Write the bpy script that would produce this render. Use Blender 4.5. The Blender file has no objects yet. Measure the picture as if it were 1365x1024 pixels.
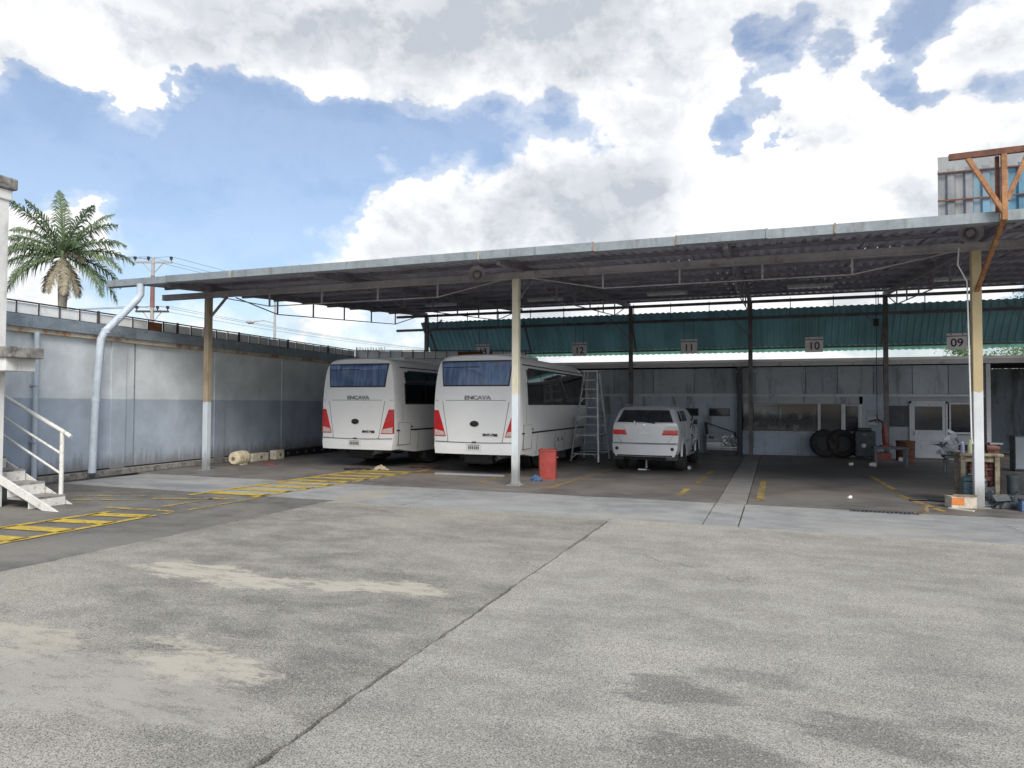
import bpy, bmesh, math, random
from mathutils import Vector, Matrix, Euler
R = math.radians
sc = bpy.context.scene
COL = sc.collection
random.seed(7)

# ------------------------------------------------------------------ camera
YAW, PITCH, ROLL, FPX = R(20.56), R(1.613), R(0.274), 936.0
fw = Vector((-math.sin(YAW)*math.cos(PITCH), math.cos(YAW)*math.cos(PITCH), math.sin(PITCH)))
rt = Vector((math.cos(YAW), math.sin(YAW), 0)); up = rt.cross(fw)
rt2 = math.cos(ROLL)*rt + math.sin(ROLL)*up
up2 = -math.sin(ROLL)*rt + math.cos(ROLL)*up
cd = bpy.data.cameras.new('camera'); cam = bpy.data.objects.new('camera', cd); COL.objects.link(cam)
m = Matrix((rt2, up2, -fw)).transposed().to_4x4(); m.translation = (0, 0, 1.75)
cam.matrix_world = m
cd.sensor_fit = 'HORIZONTAL'; cd.sensor_width = 36; cd.lens = 36*FPX/1365
cd.clip_start = 0.1; cd.clip_end = 2000
sc.camera = cam
sc.render.resolution_x, sc.render.resolution_y = 1024, 768

# ------------------------------------------------------------------ light
SUN_DIR = Vector((0.46, -0.62, 0.64)).normalized()          # towards the sun
sl = bpy.data.lights.new('sun', 'SUN'); sl.energy = 1.5; sl.angle = R(26); sl.color = (1, .94, .86)
so = bpy.data.objects.new('sun', sl); COL.objects.link(so)
so.rotation_euler = SUN_DIR.to_track_quat('Z', 'Y').to_euler(); so.location = (0, 0, 30)
sc.view_settings.view_transform = 'Standard'; sc.view_settings.look = 'None'
sc.view_settings.gamma = 1; sc.view_settings.use_curve_mapping = False
sc.view_settings.exposure = 0.95
sc.cycles.max_bounces = 7; sc.cycles.diffuse_bounces = 4; sc.cycles.glossy_bounces = 3; sc.cycles.transparent_max_bounces = 8

# ------------------------------------------------------------------ node helper
class NT:
    def __init__(s, tree): s.t = tree; s.n = tree.nodes; s.l = tree.links
    def put(s, sock, v):
        if v is None: return
        if isinstance(v, bpy.types.NodeSocket): s.l.new(v, sock)
        elif isinstance(v, (tuple, list)) and len(v) == 3 and sock.type == 'RGBA': sock.default_value = (*v, 1)
        else: sock.default_value = v
    def node(s, ty, **kw):
        n = s.n.new(ty)
        for k, v in kw.items(): setattr(n, k, v)
        return n
    def math(s, op, a, b=None, c=None, clamp=False):
        n = s.node('ShaderNodeMath', operation=op, use_clamp=clamp)
        s.put(n.inputs[0], a); s.put(n.inputs[1], b); s.put(n.inputs[2], c); return n.outputs[0]
    def vm(s, op, a, b=None):
        n = s.node('ShaderNodeVectorMath', operation=op); s.put(n.inputs[0], a); s.put(n.inputs[1], b)
        return n.outputs['Value'] if op in ('LENGTH', 'DOT_PRODUCT') else n.outputs[0]
    def noise(s, vec, scale, detail=4, rough=.55, dist=0.0):
        n = s.node('ShaderNodeTexNoise'); s.put(n.inputs['Vector'], vec); n.inputs['Scale'].default_value = scale
        n.inputs['Detail'].default_value = detail; n.inputs['Roughness'].default_value = rough; n.inputs['Distortion'].default_value = dist
        return n.outputs[0]
    def vor(s, vec, scale, feature='F1', out=0):
        n = s.node('ShaderNodeTexVoronoi', feature=feature); s.put(n.inputs['Vector'], vec); n.inputs['Scale'].default_value = scale
        return n.outputs[out]
    def mr(s, v, a, b, c=0., d=1., smooth=True):
        n = s.node('ShaderNodeMapRange'); n.interpolation_type = 'SMOOTHSTEP' if smooth else 'LINEAR'
        s.put(n.inputs[0], v)
        for i, q in enumerate((a, b, c, d)): s.put(n.inputs[i+1], q)
        return n.outputs[0]
    def mix(s, f, a, b, blend='MIX'):
        n = s.node('ShaderNodeMix', data_type='RGBA', blend_type=blend); s.put(n.inputs[0], f); s.put(n.inputs[6], a); s.put(n.inputs[7], b)
        return n.outputs[2]
    def sep(s, v): n = s.node('ShaderNodeSeparateXYZ'); s.put(n.inputs[0], v); return n.outputs
    def comb(s, x, y, z):
        n = s.node('ShaderNodeCombineXYZ'); s.put(n.inputs[0], x); s.put(n.inputs[1], y); s.put(n.inputs[2], z); return n.outputs[0]
    def bump(s, h, strength=.3, dist=.01):
        n = s.node('ShaderNodeBump'); s.put(n.inputs['Height'], h); n.inputs['Strength'].default_value = strength; n.inputs['Distance'].default_value = dist
        return n.outputs[0]

# ------------------------------------------------------------------ world: sky with clouds
w = bpy.data.worlds.new('World'); sc.world = w; w.use_nodes = True
T = NT(w.node_tree); T.n.clear()
sky = T.node('ShaderNodeTexSky', sky_type='NISHITA'); sky.sun_disc = False
sky.sun_elevation = math.asin(SUN_DIR.z); sky.sun_rotation = math.atan2(SUN_DIR.x, SUN_DIR.y)
sky.air_density = 1.0; sky.dust_density = 2.2; sky.ozone_density = 3.0
tc = T.node('ShaderNodeTexCoord'); D0 = tc.outputs['Generated']
def dirv(az, el): az, el = R(az), R(el); return (math.sin(az)*math.cos(el), math.cos(az)*math.cos(el), math.sin(el))
BLOBS = [  # azimuth, elevation, radius, vertical stretch, weight
 (-52, 17.5, .17, 1.6, -.30), (-43, 17.0, .17, 1.5, -.34), (-35.5, 18.2, .13, 1.5, -.34), (-27.5, 21.2, .10, 1.5, -.28), (-20, 22.2, .10, 1.3, -.26), (-16.5, 22.0, .055, 1.2, -.18), (-45, 11.5, .15, 2, -.24),
 (7.6, 22.8, .035, .8, -.20), (9.4, 25.2, .04, .8, -.22), (0.5, 23.6, .03, 1.0, -.14), (3.2, 21.5, .09, 1.2, .24), (12, 22.5, .06, 1.2, .10), (-1.7, 20.2, .045, 1.5, -.16), (13.1, 20.3, .06, 2.2, -.12), (-7.4, 19.8, .045, 1.2, -.16), (-12, 19.6, .05, 1.3, -.12),
 (-56, 24.5, .22, 1.9, .30), (-42, 26.5, .22, 1.9, .32), (-29, 28.5, .22, 1.7, .32), (-22, 26, .10, 1.5, .15), (-12, 27, .16, 1.3, .28), (-6, 24.6, .10, 1.3, .16),
 (-26, 16.2, .10, 1.5, .26), (-31, 13, .11, 1.6, .26), (-18, 15.4, .14, 1.5, .32), (-7, 14.8, .15, 1.5, .32), (4, 15.0, .15, 1.5, .32), (14, 14.5, .15, 1.5, .32), (-30, 8.5, .22, 2.2, .22), (0, 9, .4, 2.5, .25),
 (3, 27.5, .09, 1.3, .22), (15, 24, .09, 1.3, .24), (-48.6, 14.6, .045, 1.4, .26), (-50.5, 12.3, .05, 1.2, .16), (-54, 9, .12, 2.5, .10)]
warp = T.node('ShaderNodeTexNoise'); T.put(warp.inputs['Vector'], D0); warp.inputs['Scale'].default_value = 7; warp.inputs['Detail'].default_value = 5; warp.inputs['Roughness'].default_value = .6
q0 = T.vm('ADD', D0, T.vm('MULTIPLY', T.vm('SUBTRACT', warp.outputs['Color'], (.5, .5, .5)), (.16, .16, .10)))
bias = 0.0
for az, el, r, st, wt in BLOBS:
    L = T.vm('LENGTH', T.vm('MULTIPLY', T.vm('SUBTRACT', q0, tuple(dirv(az, el))), (1, 1, st)))
    bias = T.math('ADD', T.mr(L, 0.0, r*1.5, wt, 0.0), bias)
def fbm(vec): return T.noise(T.vm('MULTIPLY', vec, (1, 1, 1.5)), 6.0, 9, .55)
nA, nB = fbm(D0), fbm(T.vm('ADD', D0, (.020, -.012, .034)))
dA = T.math('ADD', T.math('MULTIPLY', T.math('SUBTRACT', nA, .5), 1.75), T.math('ADD', bias, .5))
low = T.noise(D0, 2.6, 2, .5)
soft = T.mr(low, .40, .62, .035, .20)                       # some edges crisp, some wispy
veil = T.math('MULTIPLY', T.mr(T.math('ADD', dA, T.math('MULTIPLY', T.math('SUBTRACT', T.noise(T.vm('MULTIPLY', q0, (1, 1, 2.2)), 13, 7, .68), .5), .35)), .28, .58), .46)
mask = T.math('MAXIMUM', T.math('MAXIMUM', .17, T.mr(dA, .49, T.math('ADD', soft, .51))), veil)
relief = T.mr(T.math('SUBTRACT', nB, nA), -.02, .13)        # slopes turned away from the sun are greyer
thick = T.mr(dA, .60, 1.05)
n2A, n2B = T.noise(q0, 19, 6, .6), T.noise(T.vm('ADD', q0, (.006, -.004, .011)), 19, 6, .6)
relief2 = T.mr(T.math('SUBTRACT', n2B, n2A), -.02, .09)
shade = T.math('ADD', T.math('MULTIPLY', T.math('ADD', T.math('MULTIPLY', relief, .8), T.math('MULTIPLY', relief2, .2)), .60), T.math('MULTIPLY', T.math('MULTIPLY', thick, T.mr(low, .36, .60)), .75), clamp=True)
elev = T.sep(D0)[2]
shade = T.math('ADD', shade, T.math('MULTIPLY', T.math('MULTIPLY', T.mr(elev, .33, .50), T.mr(dA, .52, .80)), .32), clamp=True)   # overhead one sees the shaded bases
ccol = T.mix(shade, (1.0, 1.0, 1.0), (.50, .535, .585))
bs = T.node('ShaderNodeBackground'); T.put(bs.inputs[0], sky.outputs[0]); bs.inputs[1].default_value = .092
bc = T.node('ShaderNodeBackground'); T.put(bc.inputs[0], ccol); bc.inputs[1].default_value = 0.60
mxs = T.node('ShaderNodeMixShader'); T.put(mxs.inputs[0], T.math('MULTIPLY', mask, .97)); T.l.new(bs.outputs[0], mxs.inputs[1]); T.l.new(bc.outputs[0], mxs.inputs[2])
wo = T.node('ShaderNodeOutputWorld'); T.l.new(mxs.outputs[0], wo.inputs[0])

# ------------------------------------------------------------------ materials
MATS = {}
def new_mat(name):
    mt = bpy.data.materials.new(name); mt.use_nodes = True; t = NT(mt.node_tree)
    b = t.n['Principled BSDF']; pos = t.node('ShaderNodeNewGeometry').outputs['Position']
    MATS[name] = mt
    return mt, t, b, pos
def M(name, base, rough=.6, metal=0., var=.14, scale=2.5, dirt=None, damt=.35, dscale=4., bump=0., bscale=40., spec=.5, streak=False, coat=0., rv=.1):
    mt, t, b, pos = new_mat(name)
    n1 = t.noise(pos, scale, 6, .6); n2 = t.noise(pos, scale*7, 4, .6)
    f = t.math('ADD', t.math('MULTIPLY', n1, .65), t.math('MULTIPLY', n2, .35))
    lo = tuple(c*(1-var*1.6) for c in base); hi = tuple(min(1, c*(1+var*1.2)) for c in base)
    col = t.mix(t.mr(f, .32, .68), lo, hi)
    if dirt:
        pv = t.vm('MULTIPLY', pos, (1, 1, .18)) if streak else pos
        dn = t.noise(pv, dscale, 8, .68, .3)
        col = t.mix(t.math('MULTIPLY', t.mr(dn, .62-.3*damt, .74-.2*damt), .9), col, dirt)
    t.put(b.inputs['Base Color'], col); b.inputs['Roughness'].default_value = rough; b.inputs['Metallic'].default_value = metal
    b.inputs['Specular IOR Level'].default_value = spec
    if coat: b.inputs['Coat Weight'].default_value = coat
    t.put(b.inputs['Roughness'], t.mr(n2, .3, .7, max(.03, rough-rv), min(1, rough+rv)))
    if bump: t.put(b.inputs['Normal'], t.bump(t.noise(pos, bscale, 5, .6), bump, .01))
    return mt
RUST = (.17, .065, .02)
M('roof_tin', (.45, .43, .53), .55, .1, .25, 1.5, (.25, .225, .27), .3, 3)
M('purlin', (.235, .218, .245), .6, .1, .2, 3, (.15, .10, .09), .25)
M('beam', (.37, .35, .365), .6, .1, .15, 2, (.22, .16, .13), .2, 3)
M('gutter', (.29, .335, .36), .5, .1, .12, 2, (.20, .215, .21), .35, 6, streak=True)
M('gutter_strap', (.33, .22, .15), .7, 0, .2, 6)
M('rust', (.25, .10, .035), .8, 0, .3, 9, (.09, .035, .015), .4, 14, bump=.3)
M('rust_orange', (.38, .19, .085), .75, 0, .25, 4, (.24, .09, .03), .45, 9, bump=.2)
M('rust_dark', (.15, .065, .04), .8, 0, .3, 6, bump=.2)
M('pipe_blue', (.50, .58, .66), .5, 0, .1, 2, (.33, .36, .38), .25, 5, streak=True)
M('band_grey', (.27, .33, .38), .5, .2, .12, 2, (.18, .2, .22), .35, 5)
M('rusty_cream', (.52, .47, .38), .7, 0, .15, 2, (.30, .12, .04), .55, 2.2)
M('fence_metal', (.075, .07, .07), .6, .3, .2, 5, RUST, .3)
M('fence_panel', (.80, .82, .82), .6, 0, .08, 2, (.36, .17, .08), .12, 1.1)
M('white_wall', (.68, .69, .68), .8, 0, .08, 1.5, (.36, .37, .36), .35, 3, bump=.15, streak=True)
M('old_concrete', (.25, .245, .23), .9, 0, .25, 5, (.09, .09, .085), .5, 7, bump=.5)
M('stair_white', (.70, .70, .67), .55, 0, .08, 4, (.33, .24, .15), .25, 9)
M('tread', (.30, .29, .27), .8, 0, .2, 6, (.12, .1, .08), .45)
M('bus_white', (.74, .755, .755), .34, 0, .025, .7, rv=0, spec=.4)
M('bus_gap', (.04, .04, .045), .7)
M('rubber', (.022, .022, .024), .85, 0, .2, 8, (.07, .06, .05), .3)
M('black', (.016, .016, .018), .55, 0, .2, 5)
M('dark_interior', (.02, .02, .022), .9)  # near black; shade of the right bay and of openings put into colour
M('chrome', (.65, .66, .68), .22, 1, .05, 8)
M('steel', (.30, .31, .33), .4, .8, .2, 8, (.08, .07, .065), .4)
M('alum', (.52, .54, .56), .45, .5, .12, 9, (.25, .24, .22), .3)
M('lamp_red', (.55, .012, .018), .16, 0, .2, 12, spec=.7)
M('lamp_clear', (.62, .55, .50), .2, 0, .2, 30, (.35, .10, .05), .4, 40, spec=.7)
M('plate', (.66, .66, .62), .5, 0, .06, 20)
M('plate_ink', (.07, .08, .12), .5)
M('silver', (.60, .62, .64), .36, .3, .025, 1, rv=0)
M('silver_dull', (.40, .42, .44), .4, .4, .08, 3)
M('red_bin', (.33, .05, .04), .5, 0, .15, 4, (.16, .04, .03), .35, 9)
M('blue_cloth', (.07, .13, .24), .9, 0, .25, 12)
M('grey_panel', (.34, .385, .43), .7, 0, .1, 1.2, (.17, .18, .19), .35, 2.5, streak=True)
M('grey_panel_b', (.29, .33, .375), .7, 0, .1, 1.2, (.15, .16, .17), .35, 2.5, streak=True)
M('shop_wall', (.38, .45, .54), .75, 0, .1, 1.2, (.16, .17, .18), .4, 2.5, streak=True)
M('frame_pale', (.50, .52, .54), .6, 0, .1, 2, (.3, .3, .3), .3)
M('door_pale', (.47, .51, .55), .6, 0, .08, 2, (.3, .32, .33), .3, 4)
M('roof_white', (.80, .80, .79), .5, 0, .05, 2)
M('sign_grey', (.80, .79, .81), .6, 0, .08, 4)
M('sign_ink', (.035, .03, .04), .6)
M('cream_tank', (.62, .55, .40), .6, 0, .12, 5, (.38, .30, .18), .35, 10)
M('cream_block', (.60, .56, .45), .8, 0, .12, 6, (.3, .27, .2), .4, 9)
M('bench_wood', (.23, .205, .145), .8, 0, .25, 7, (.10, .07, .04), .5, 10)
M('engine_red', (.13, .05, .04), .6, .2, .3, 12, (.03, .025, .02), .5, 12)
M('teal_can', (.085, .155, .17), .5, 0, .15, 4, (.05, .07, .075), .3)
M('carton', (.55, .50, .42), .85, 0, .15, 8, (.30, .24, .17), .35, 10)
M('carton_orange', (.55, .19, .05), .8, 0, .15, 9)
M('plastic_white', (.72, .74, .72), .4, 0, .06, 10)
M('plastic_cream', (.70, .70, .42), .4, 0, .08, 10)
M('plastic_blue', (.22, .22, .36), .4, 0, .08, 10)
M('machine_red', (.20, .04, .035), .5, 0, .2, 6, (.09, .03, .02), .4, 8)
M('machine_dark', (.035, .045, .055), .5, .2, .2, 6, (.07, .07, .07), .25)
M('bench_grey', (.11, .13, .145), .6, .1, .2, 5, (.05, .05, .05), .35)
M('cardboard', (.20, .15, .09), .9, 0, .2, 10)
M('cloth_pale', (.45, .38, .27), .95, 0, .2, 14)
M('horn_grey', (.33, .30, .31), .5, .1, .1, 8, (.15, .12, .12), .3)
M('tube_white', (.85, .86, .88), .3)
M('trunk', (.30, .28, .25), .9, 0, .25, 3, (.14, .12, .1), .4, 6, bump=.4)
M('dead_frond', (.33, .30, .22), .9, 0, .25, 6)
M('pole_concrete', (.42, .41, .40), .85, 0, .12, 2)
M('pole_red', (.26, .12, .11), .7)
M('wire', (.12, .12, .13), .6)
M('tin_old', (.20, .215, .225), .5, .2, .18, 1.6, (.30, .30, .27), .4, 3, streak=True)
M('tin_blue', (.07, .19, .27), .5, .1, .2, 1.6, (.20, .32, .40), .35, 3, streak=True)
M('tin_mix', (.19, .24, .27), .5, .1, .15, 1.6, (.09, .28, .40), .55, 5, streak=True)
M('sheet_blue', (.10, .17, .30), .5, 0, .2, 3)
# foliage with some light coming through
def leafmat(name, base, tip):
    mt, t, b, pos = new_mat(name)
    col = t.mix(t.mr(t.noise(pos, 2.2, 4), .3, .7), base, tip)
    t.put(b.inputs['Base Color'], col); b.inputs['Roughness'].default_value = .5
    tr = t.node('ShaderNodeBsdfTranslucent'); t.put(tr.inputs[0], col)
    mx = t.node('ShaderNodeMixShader'); mx.inputs[0].default_value = .3
    o = t.n['Material Output']; t.l.new(b.outputs[0], mx.inputs[1]); t.l.new(tr.outputs[0], mx.inputs[2]); t.l.new(mx.outputs[0], o.inputs[0])
leafmat('palm_leaf', (.10, .165, .085), (.23, .30, .15))
leafmat('bush_leaf', (.06, .14, .03), (.13, .24, .06))
def transl(name, base, amt, rough=.5):
    mt, t, b, pos = new_mat(name)
    col = t.mix(t.mr(t.noise(t.vm('MULTIPLY', pos, (1, 1, .3)), 1.3, 5), .3, .7), tuple(c*.8 for c in base), base)
    t.put(b.inputs['Base Color'], col); b.inputs['Roughness'].default_value = rough
    tr = t.node('ShaderNodeBsdfTranslucent'); t.put(tr.inputs[0], col)
    mx = t.node('ShaderNodeMixShader'); mx.inputs[0].default_value = amt
    o = t.n['Material Output']; t.l.new(b.outputs[0], mx.inputs[1]); t.l.new(tr.outputs[0], mx.inputs[2]); t.l.new(mx.outputs[0], o.inputs[0])
transl('green_sheet', (.30, .46, .48), .45)
transl('green_translucent', (.52, .78, .66), .72)
def glass(name, tint, rough=.06):
    mt, t, b, pos = new_mat(name)
    t.put(b.inputs['Base Color'], t.mix(t.mr(t.noise(t.vm('MULTIPLY', pos, (6, 6, .7)), 2.2, 4), .35, .65), tuple(c*.55 for c in tint), tint))
    b.inputs['Roughness'].default_value = rough; b.inputs['Specular IOR Level'].default_value = .6
glass('bus_glass', (.10, .165, .32)); glass('side_glass', (.012, .014, .018)); glass('suv_glass', (.035, .038, .043)); M('shop_glass', (.02, .025, .032), .08, 0, .1, 1, rv=.02)
# clear pane: one sees the shelves and parts in the shop behind it
mt, t, b, pos = new_mat('clear_glass')
gl = t.node('ShaderNodeBsdfGlossy'); gl.inputs['Roughness'].default_value = .05
tr = t.node('ShaderNodeBsdfTransparent'); tr.inputs[0].default_value = (.75, .78, .8, 1)
fr = t.node('ShaderNodeFresnel'); fr.inputs[0].default_value = 1.5
mx = t.node('ShaderNodeMixShader'); t.l.new(fr.outputs[0], mx.inputs[0]); t.l.new(tr.outputs[0], mx.inputs[1]); t.l.new(gl.outputs[0], mx.inputs[2])
t.l.new(mx.outputs[0], t.n['Material Output'].inputs[0])
# painted two-tone (posts and long wall): the paint changes colour at a height
def twotone(name, low, high, zc, jag, dirt, damt, rough=.65, dscale=5., bump=.1, var=.1, streak=True, chip=None):
    mt, t, b, pos = new_mat(name)
    z = t.sep(pos)[2]
    zz = t.math('ADD', z, t.math('MULTIPLY', t.math('SUBTRACT', t.noise(pos, 6, 4), .5), jag))
    n1 = t.noise(pos, 1.3, 6, .6)
    col = t.mix(t.mr(zz, zc-.012, zc+.012), low, high)
    col = t.mix(t.mr(n1, .3, .7), t.mix(1, col, (1-var*1.5,)*3, 'MULTIPLY'), t.mix(1, col, (1+var*.6,)*3, 'MULTIPLY'))
    pv = t.vm('MULTIPLY', pos, (1, 1, .15)) if streak else pos
    col = t.mix(t.math('MULTIPLY', t.mr(t.noise(pv, dscale, 8, .68), .62-.25*damt, .78-.2*damt), .8), col, dirt)
    col = t.mix(t.math('MULTIPLY', t.mr(t.math('ADD', z, t.math('MULTIPLY', t.noise(pv, 7, 6, .7), -.9)), -.28, .12, 1, 0), .75), col, (.16, .155, .15))   # splash band at the foot
    if chip: col = t.mix(t.mr(t.noise(pos, 9, 6, .7), chip[1], chip[1]+.04), col, chip[0])
    t.put(b.inputs['Base Color'], col); b.inputs['Roughness'].default_value = rough
    t.put(b.inputs['Normal'], t.bump(t.noise(pos, 14, 6, .6), bump, .02))
twotone('post_mid', (.60, .66, .70), (.60, .57, .45), 1.95, .05, (.42, .35, .2), .3, chip=((.4, .3, .2), .70))
twotone('post_left', (.50, .57, .63), (.33, .275, .19), 1.75, .06, (.16, .11, .06), .35, chip=((.17, .09, .05), .68))
twotone('post_right', (.66, .69, .71), (.52, .42, .24), 2.0, .25, (.46, .42, .3), .35, chip=((.30, .22, .12), .66))
M('post_back', (.14, .13, .135), .6, .1, .2, 3, (.08, .05, .04), .35)
twotone('long_wall', (.42, .49, .58), (.66, .715, .745), 1.82, .05, (.36, .40, .44), .22, .8, 1.6, .35, .12, chip=((.50, .52, .50), .735))
# ---- ground surfaces
def stains_marks(t, pos, col, items, erode=False):
    """hand-placed marks: x, y, rx, ry, colour, strength; edges broken up by noise"""
    wn = t.node('ShaderNodeTexNoise'); t.put(wn.inputs['Vector'], t.vm('MULTIPLY', pos, (.7, 1.7, 1))); wn.inputs['Scale'].default_value = 2.6; wn.inputs['Detail'].default_value = 10; wn.inputs['Roughness'].default_value = .70
    pw = t.vm('ADD', pos, t.vm('MULTIPLY', t.vm('SUBTRACT', wn.outputs['Color'], (.5, .5, .5)), (1.3, .95, 0)))
    grain = t.noise(pos, 22, 5, .65)
    if erode: hole = t.mr(t.math('ADD', t.math('MULTIPLY', t.noise(t.vm('MULTIPLY', pos, (.5, 1.6, 1)), 5.5, 9, .72), .75), t.math('MULTIPLY', t.noise(pos, 60, 3, .7), .25)), .40, .52, .15, 1)
    for x, y, rx, ry, c, k, hard in items:
        L = t.vm('LENGTH', t.vm('MULTIPLY', t.vm('SUBTRACT', pw, (x, y, 0)), (1/rx, 1/ry, 0)))
        L = t.math('ADD', L, t.math('MULTIPLY', t.math('SUBTRACT', grain, .5), .75))
        mk = t.math('MULTIPLY', t.mr(L, 1-hard, 1+hard, 1, 0), k)
        if erode: mk = t.math('MULTIPLY', mk, hole)
        col = t.mix(mk, col, c)
    return col
def ground_mat(name, base, dark, light, grain_amt, items=(), rough=.9, over=(), cracks=0., gscale=95, bump=.5, big=.55, edge=None, streaky=True):
    mt, t, b, pos = new_mat(name)
    big1 = t.noise(pos, big, 6, .6, .4)
    pst = t.vm('MULTIPLY', pos, (.75, 1.25, 1)) if streaky else pos
    st = t.noise(pst, 2.1, 8, .68)
    col = t.mix(t.mr(st, .35, .68), dark, base)
    col = t.mix(t.math('MULTIPLY', t.mr(big1, .42, .68), .7), col, light)
    col = stains_marks(t, pos, col, items)
    if edge:
        y0, wdt, ce = edge
        yy = t.math('ADD', t.sep(pos)[1], t.math('MULTIPLY', t.math('SUBTRACT', t.noise(pos, 3.2, 7, .7), .5), wdt*2.2))
        col = t.mix(t.math('MULTIPLY', t.mr(yy, y0-wdt, y0, 0, 1), .75), col, ce)
    g1 = t.noise(pos, gscale, 3, .75); v1 = t.vor(pos, gscale*1.15)
    g = t.math('ADD', t.math('MULTIPLY', g1, .6), t.math('MULTIPLY', v1, .4))
    g2 = t.noise(t.vm('MULTIPLY', pos, (.7, 1.2, 1)), gscale*.30, 6, .84)
    col = t.mix(t.math('MULTIPLY', t.mr(g2, .455, .35, 0, 1), grain_amt*.95), col, tuple(c*.40 for c in dark))
    col = t.mix(t.math('MULTIPLY', t.mr(g, .49, .37, 0, 1), grain_amt), col, tuple(c*.28 for c in dark))
    col = t.mix(t.math('MULTIPLY', t.mr(g, .54, .70), grain_amt*.42), col, tuple(min(1, c*1.45) for c in light))
    if over: col = stains_marks(t, pos, col, over, True)
    if cracks:
        wn = t.node('ShaderNodeTexNoise'); t.put(wn.inputs['Vector'], pos); wn.inputs['Scale'].default_value = 2.2; wn.inputs['Detail'].default_value = 8; wn.inputs['Roughness'].default_value = .68
        pv = t.vm('ADD', pos, t.vm('MULTIPLY', t.vm('SUBTRACT', wn.outputs['Color'], (.5, .5, .5)), (.9, .9, 0)))
        ed = t.vor(pv, .42, 'DISTANCE_TO_EDGE'); keep = t.mr(t.noise(pos, .5, 3), .50, .60)
        col = t.mix(t.math('MULTIPLY', t.math('MULTIPLY', t.mr(ed, .0012, .0042, 1, 0), keep), cracks), col, tuple(c*.35 for c in dark))
    t.put(b.inputs['Base Color'], col); b.inputs['Roughness'].default_value = rough; b.inputs['Specular IOR Level'].default_value = .3
    h = t.math('ADD', t.math('MULTIPLY', g, .7), t.math('MULTIPLY', st, .8))
    t.put(b.inputs['Normal'], t.bump(h, bump, .012))
BEI = (.46, .435, .36); OIL = (.10, .10, .10)
patch_items = [(-5.75, 5.75, .62, .30, BEI, .95, .16), (-4.95, 5.62, .60, .26, BEI, .95, .16), (-4.05, 5.80, .55, .20, BEI, .9, .18), (-3.3, 5.90, .50, .20, BEI, .9, .18),
  (-5.3, 3.55, .75, .35, BEI, .7, .22), (-4.25, 3.2, .85, .45, (.38, .365, .325), .7, .22), (-3.55, 3.72, .55, .22, BEI, .85, .2), (-3.3, 3.2, .55, .35, (.38, .365, .325), .65, .22), (-4.0, 4.05, .45, .10, BEI, .7, .3), (-3.2, 3.75, .08, .06, OIL, .6, .4)]
ground_mat('slab_left', (.355, .342, .305), (.195, .188, .172), (.42, .405, .35), .95, over=patch_items, cracks=.5, edge=(10.62, .35, (.40, .38, .32)), big=.35)
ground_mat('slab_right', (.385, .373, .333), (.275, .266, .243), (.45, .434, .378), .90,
  [(-.60, 4.42, .26, .20, OIL, .55, .4), (-.36, 3.70, .42, .27, OIL, .62, .4), (.44, 4.25, .36, .22, OIL, .55, .4), (-.1, 4.85, .34, .12, OIL, .4, .5), (.9, 4.5, .25, .1, OIL, .4, .5), (1.3, 3.9, .3, .2, OIL, .3, .5), (1.6, 5.4, .6, .2, OIL, .2, .6), (-1.3, 3.4, .4, .16, OIL, .22, .6), (2.3, 7.6, .9, .3, OIL, .12, .6)],
  edge=(10.66, .45, (.44, .42, .36)), big=.4, cracks=.55)
ground_mat('asphalt', (.18, .173, .158), (.11, .106, .098), (.25, .24, .215), .45, [(-10.5, 9.2, 1.2, .5, (.2, .2, .19), .4, .4), (-8.6, 9.6, .9, .3, (.24, .23, .2), .4, .4), (-8.2, 6.6, .8, .35, (.2, .195, .185), .5, .4)], gscale=90, bump=.35)
ground_mat('apron', (.35, .36, .36), (.24, .25, .25), (.41, .412, .395), .25, [(-7.3, 11.6, .4, .9, (.42, .37, .28), .5, .4), (-11.6, 11.4, 1.2, .35, (.19, .20, .23), .6, .4), (-2.2, 11.0, .7, .16, (.42, .40, .35), .5, .4), (1.6, 11.2, 1.1, .25, (.42, .40, .35), .4, .5)], rough=.75, bump=.12, gscale=60)
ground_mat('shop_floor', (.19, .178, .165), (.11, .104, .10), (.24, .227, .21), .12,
  [(-8, 15.4, 2.5, .8, (.22, .19, .155), .5, .5), (-3, 15.2, 2.4, .7, (.2, .175, .15), .4, .5), (-3.2, 19.5, 1.6, 1.8, (.05, .048, .046), .7, .5), (1.4, 20.5, 2.2, 2.2, (.055, .053, .052), .7, .5), (-7, 18.2, 1.4, 1.6, (.05, .048, .046), .7, .5), (-10.8, 18.6, 1.4, 1.6, (.05, .048, .046), .7, .5), (4, 17, 1.5, 1.6, (.06, .058, .056), .6, .5)], rough=.55, bump=.1, gscale=40)  # large darker patches under the buses and car and in two bays
ground_mat('channel_slab', (.27, .265, .255), (.20, .195, .19), (.30, .295, .28), .12, (), rough=.8, bump=.1, gscale=40)
ground_mat('earth', (.07, .065, .06), (.04, .038, .036), (.09, .085, .08), .3, ())
ground_mat('joint_dark', (.035, .034, .032), (.02, .02, .02), (.05, .048, .045), .3, ())
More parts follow.
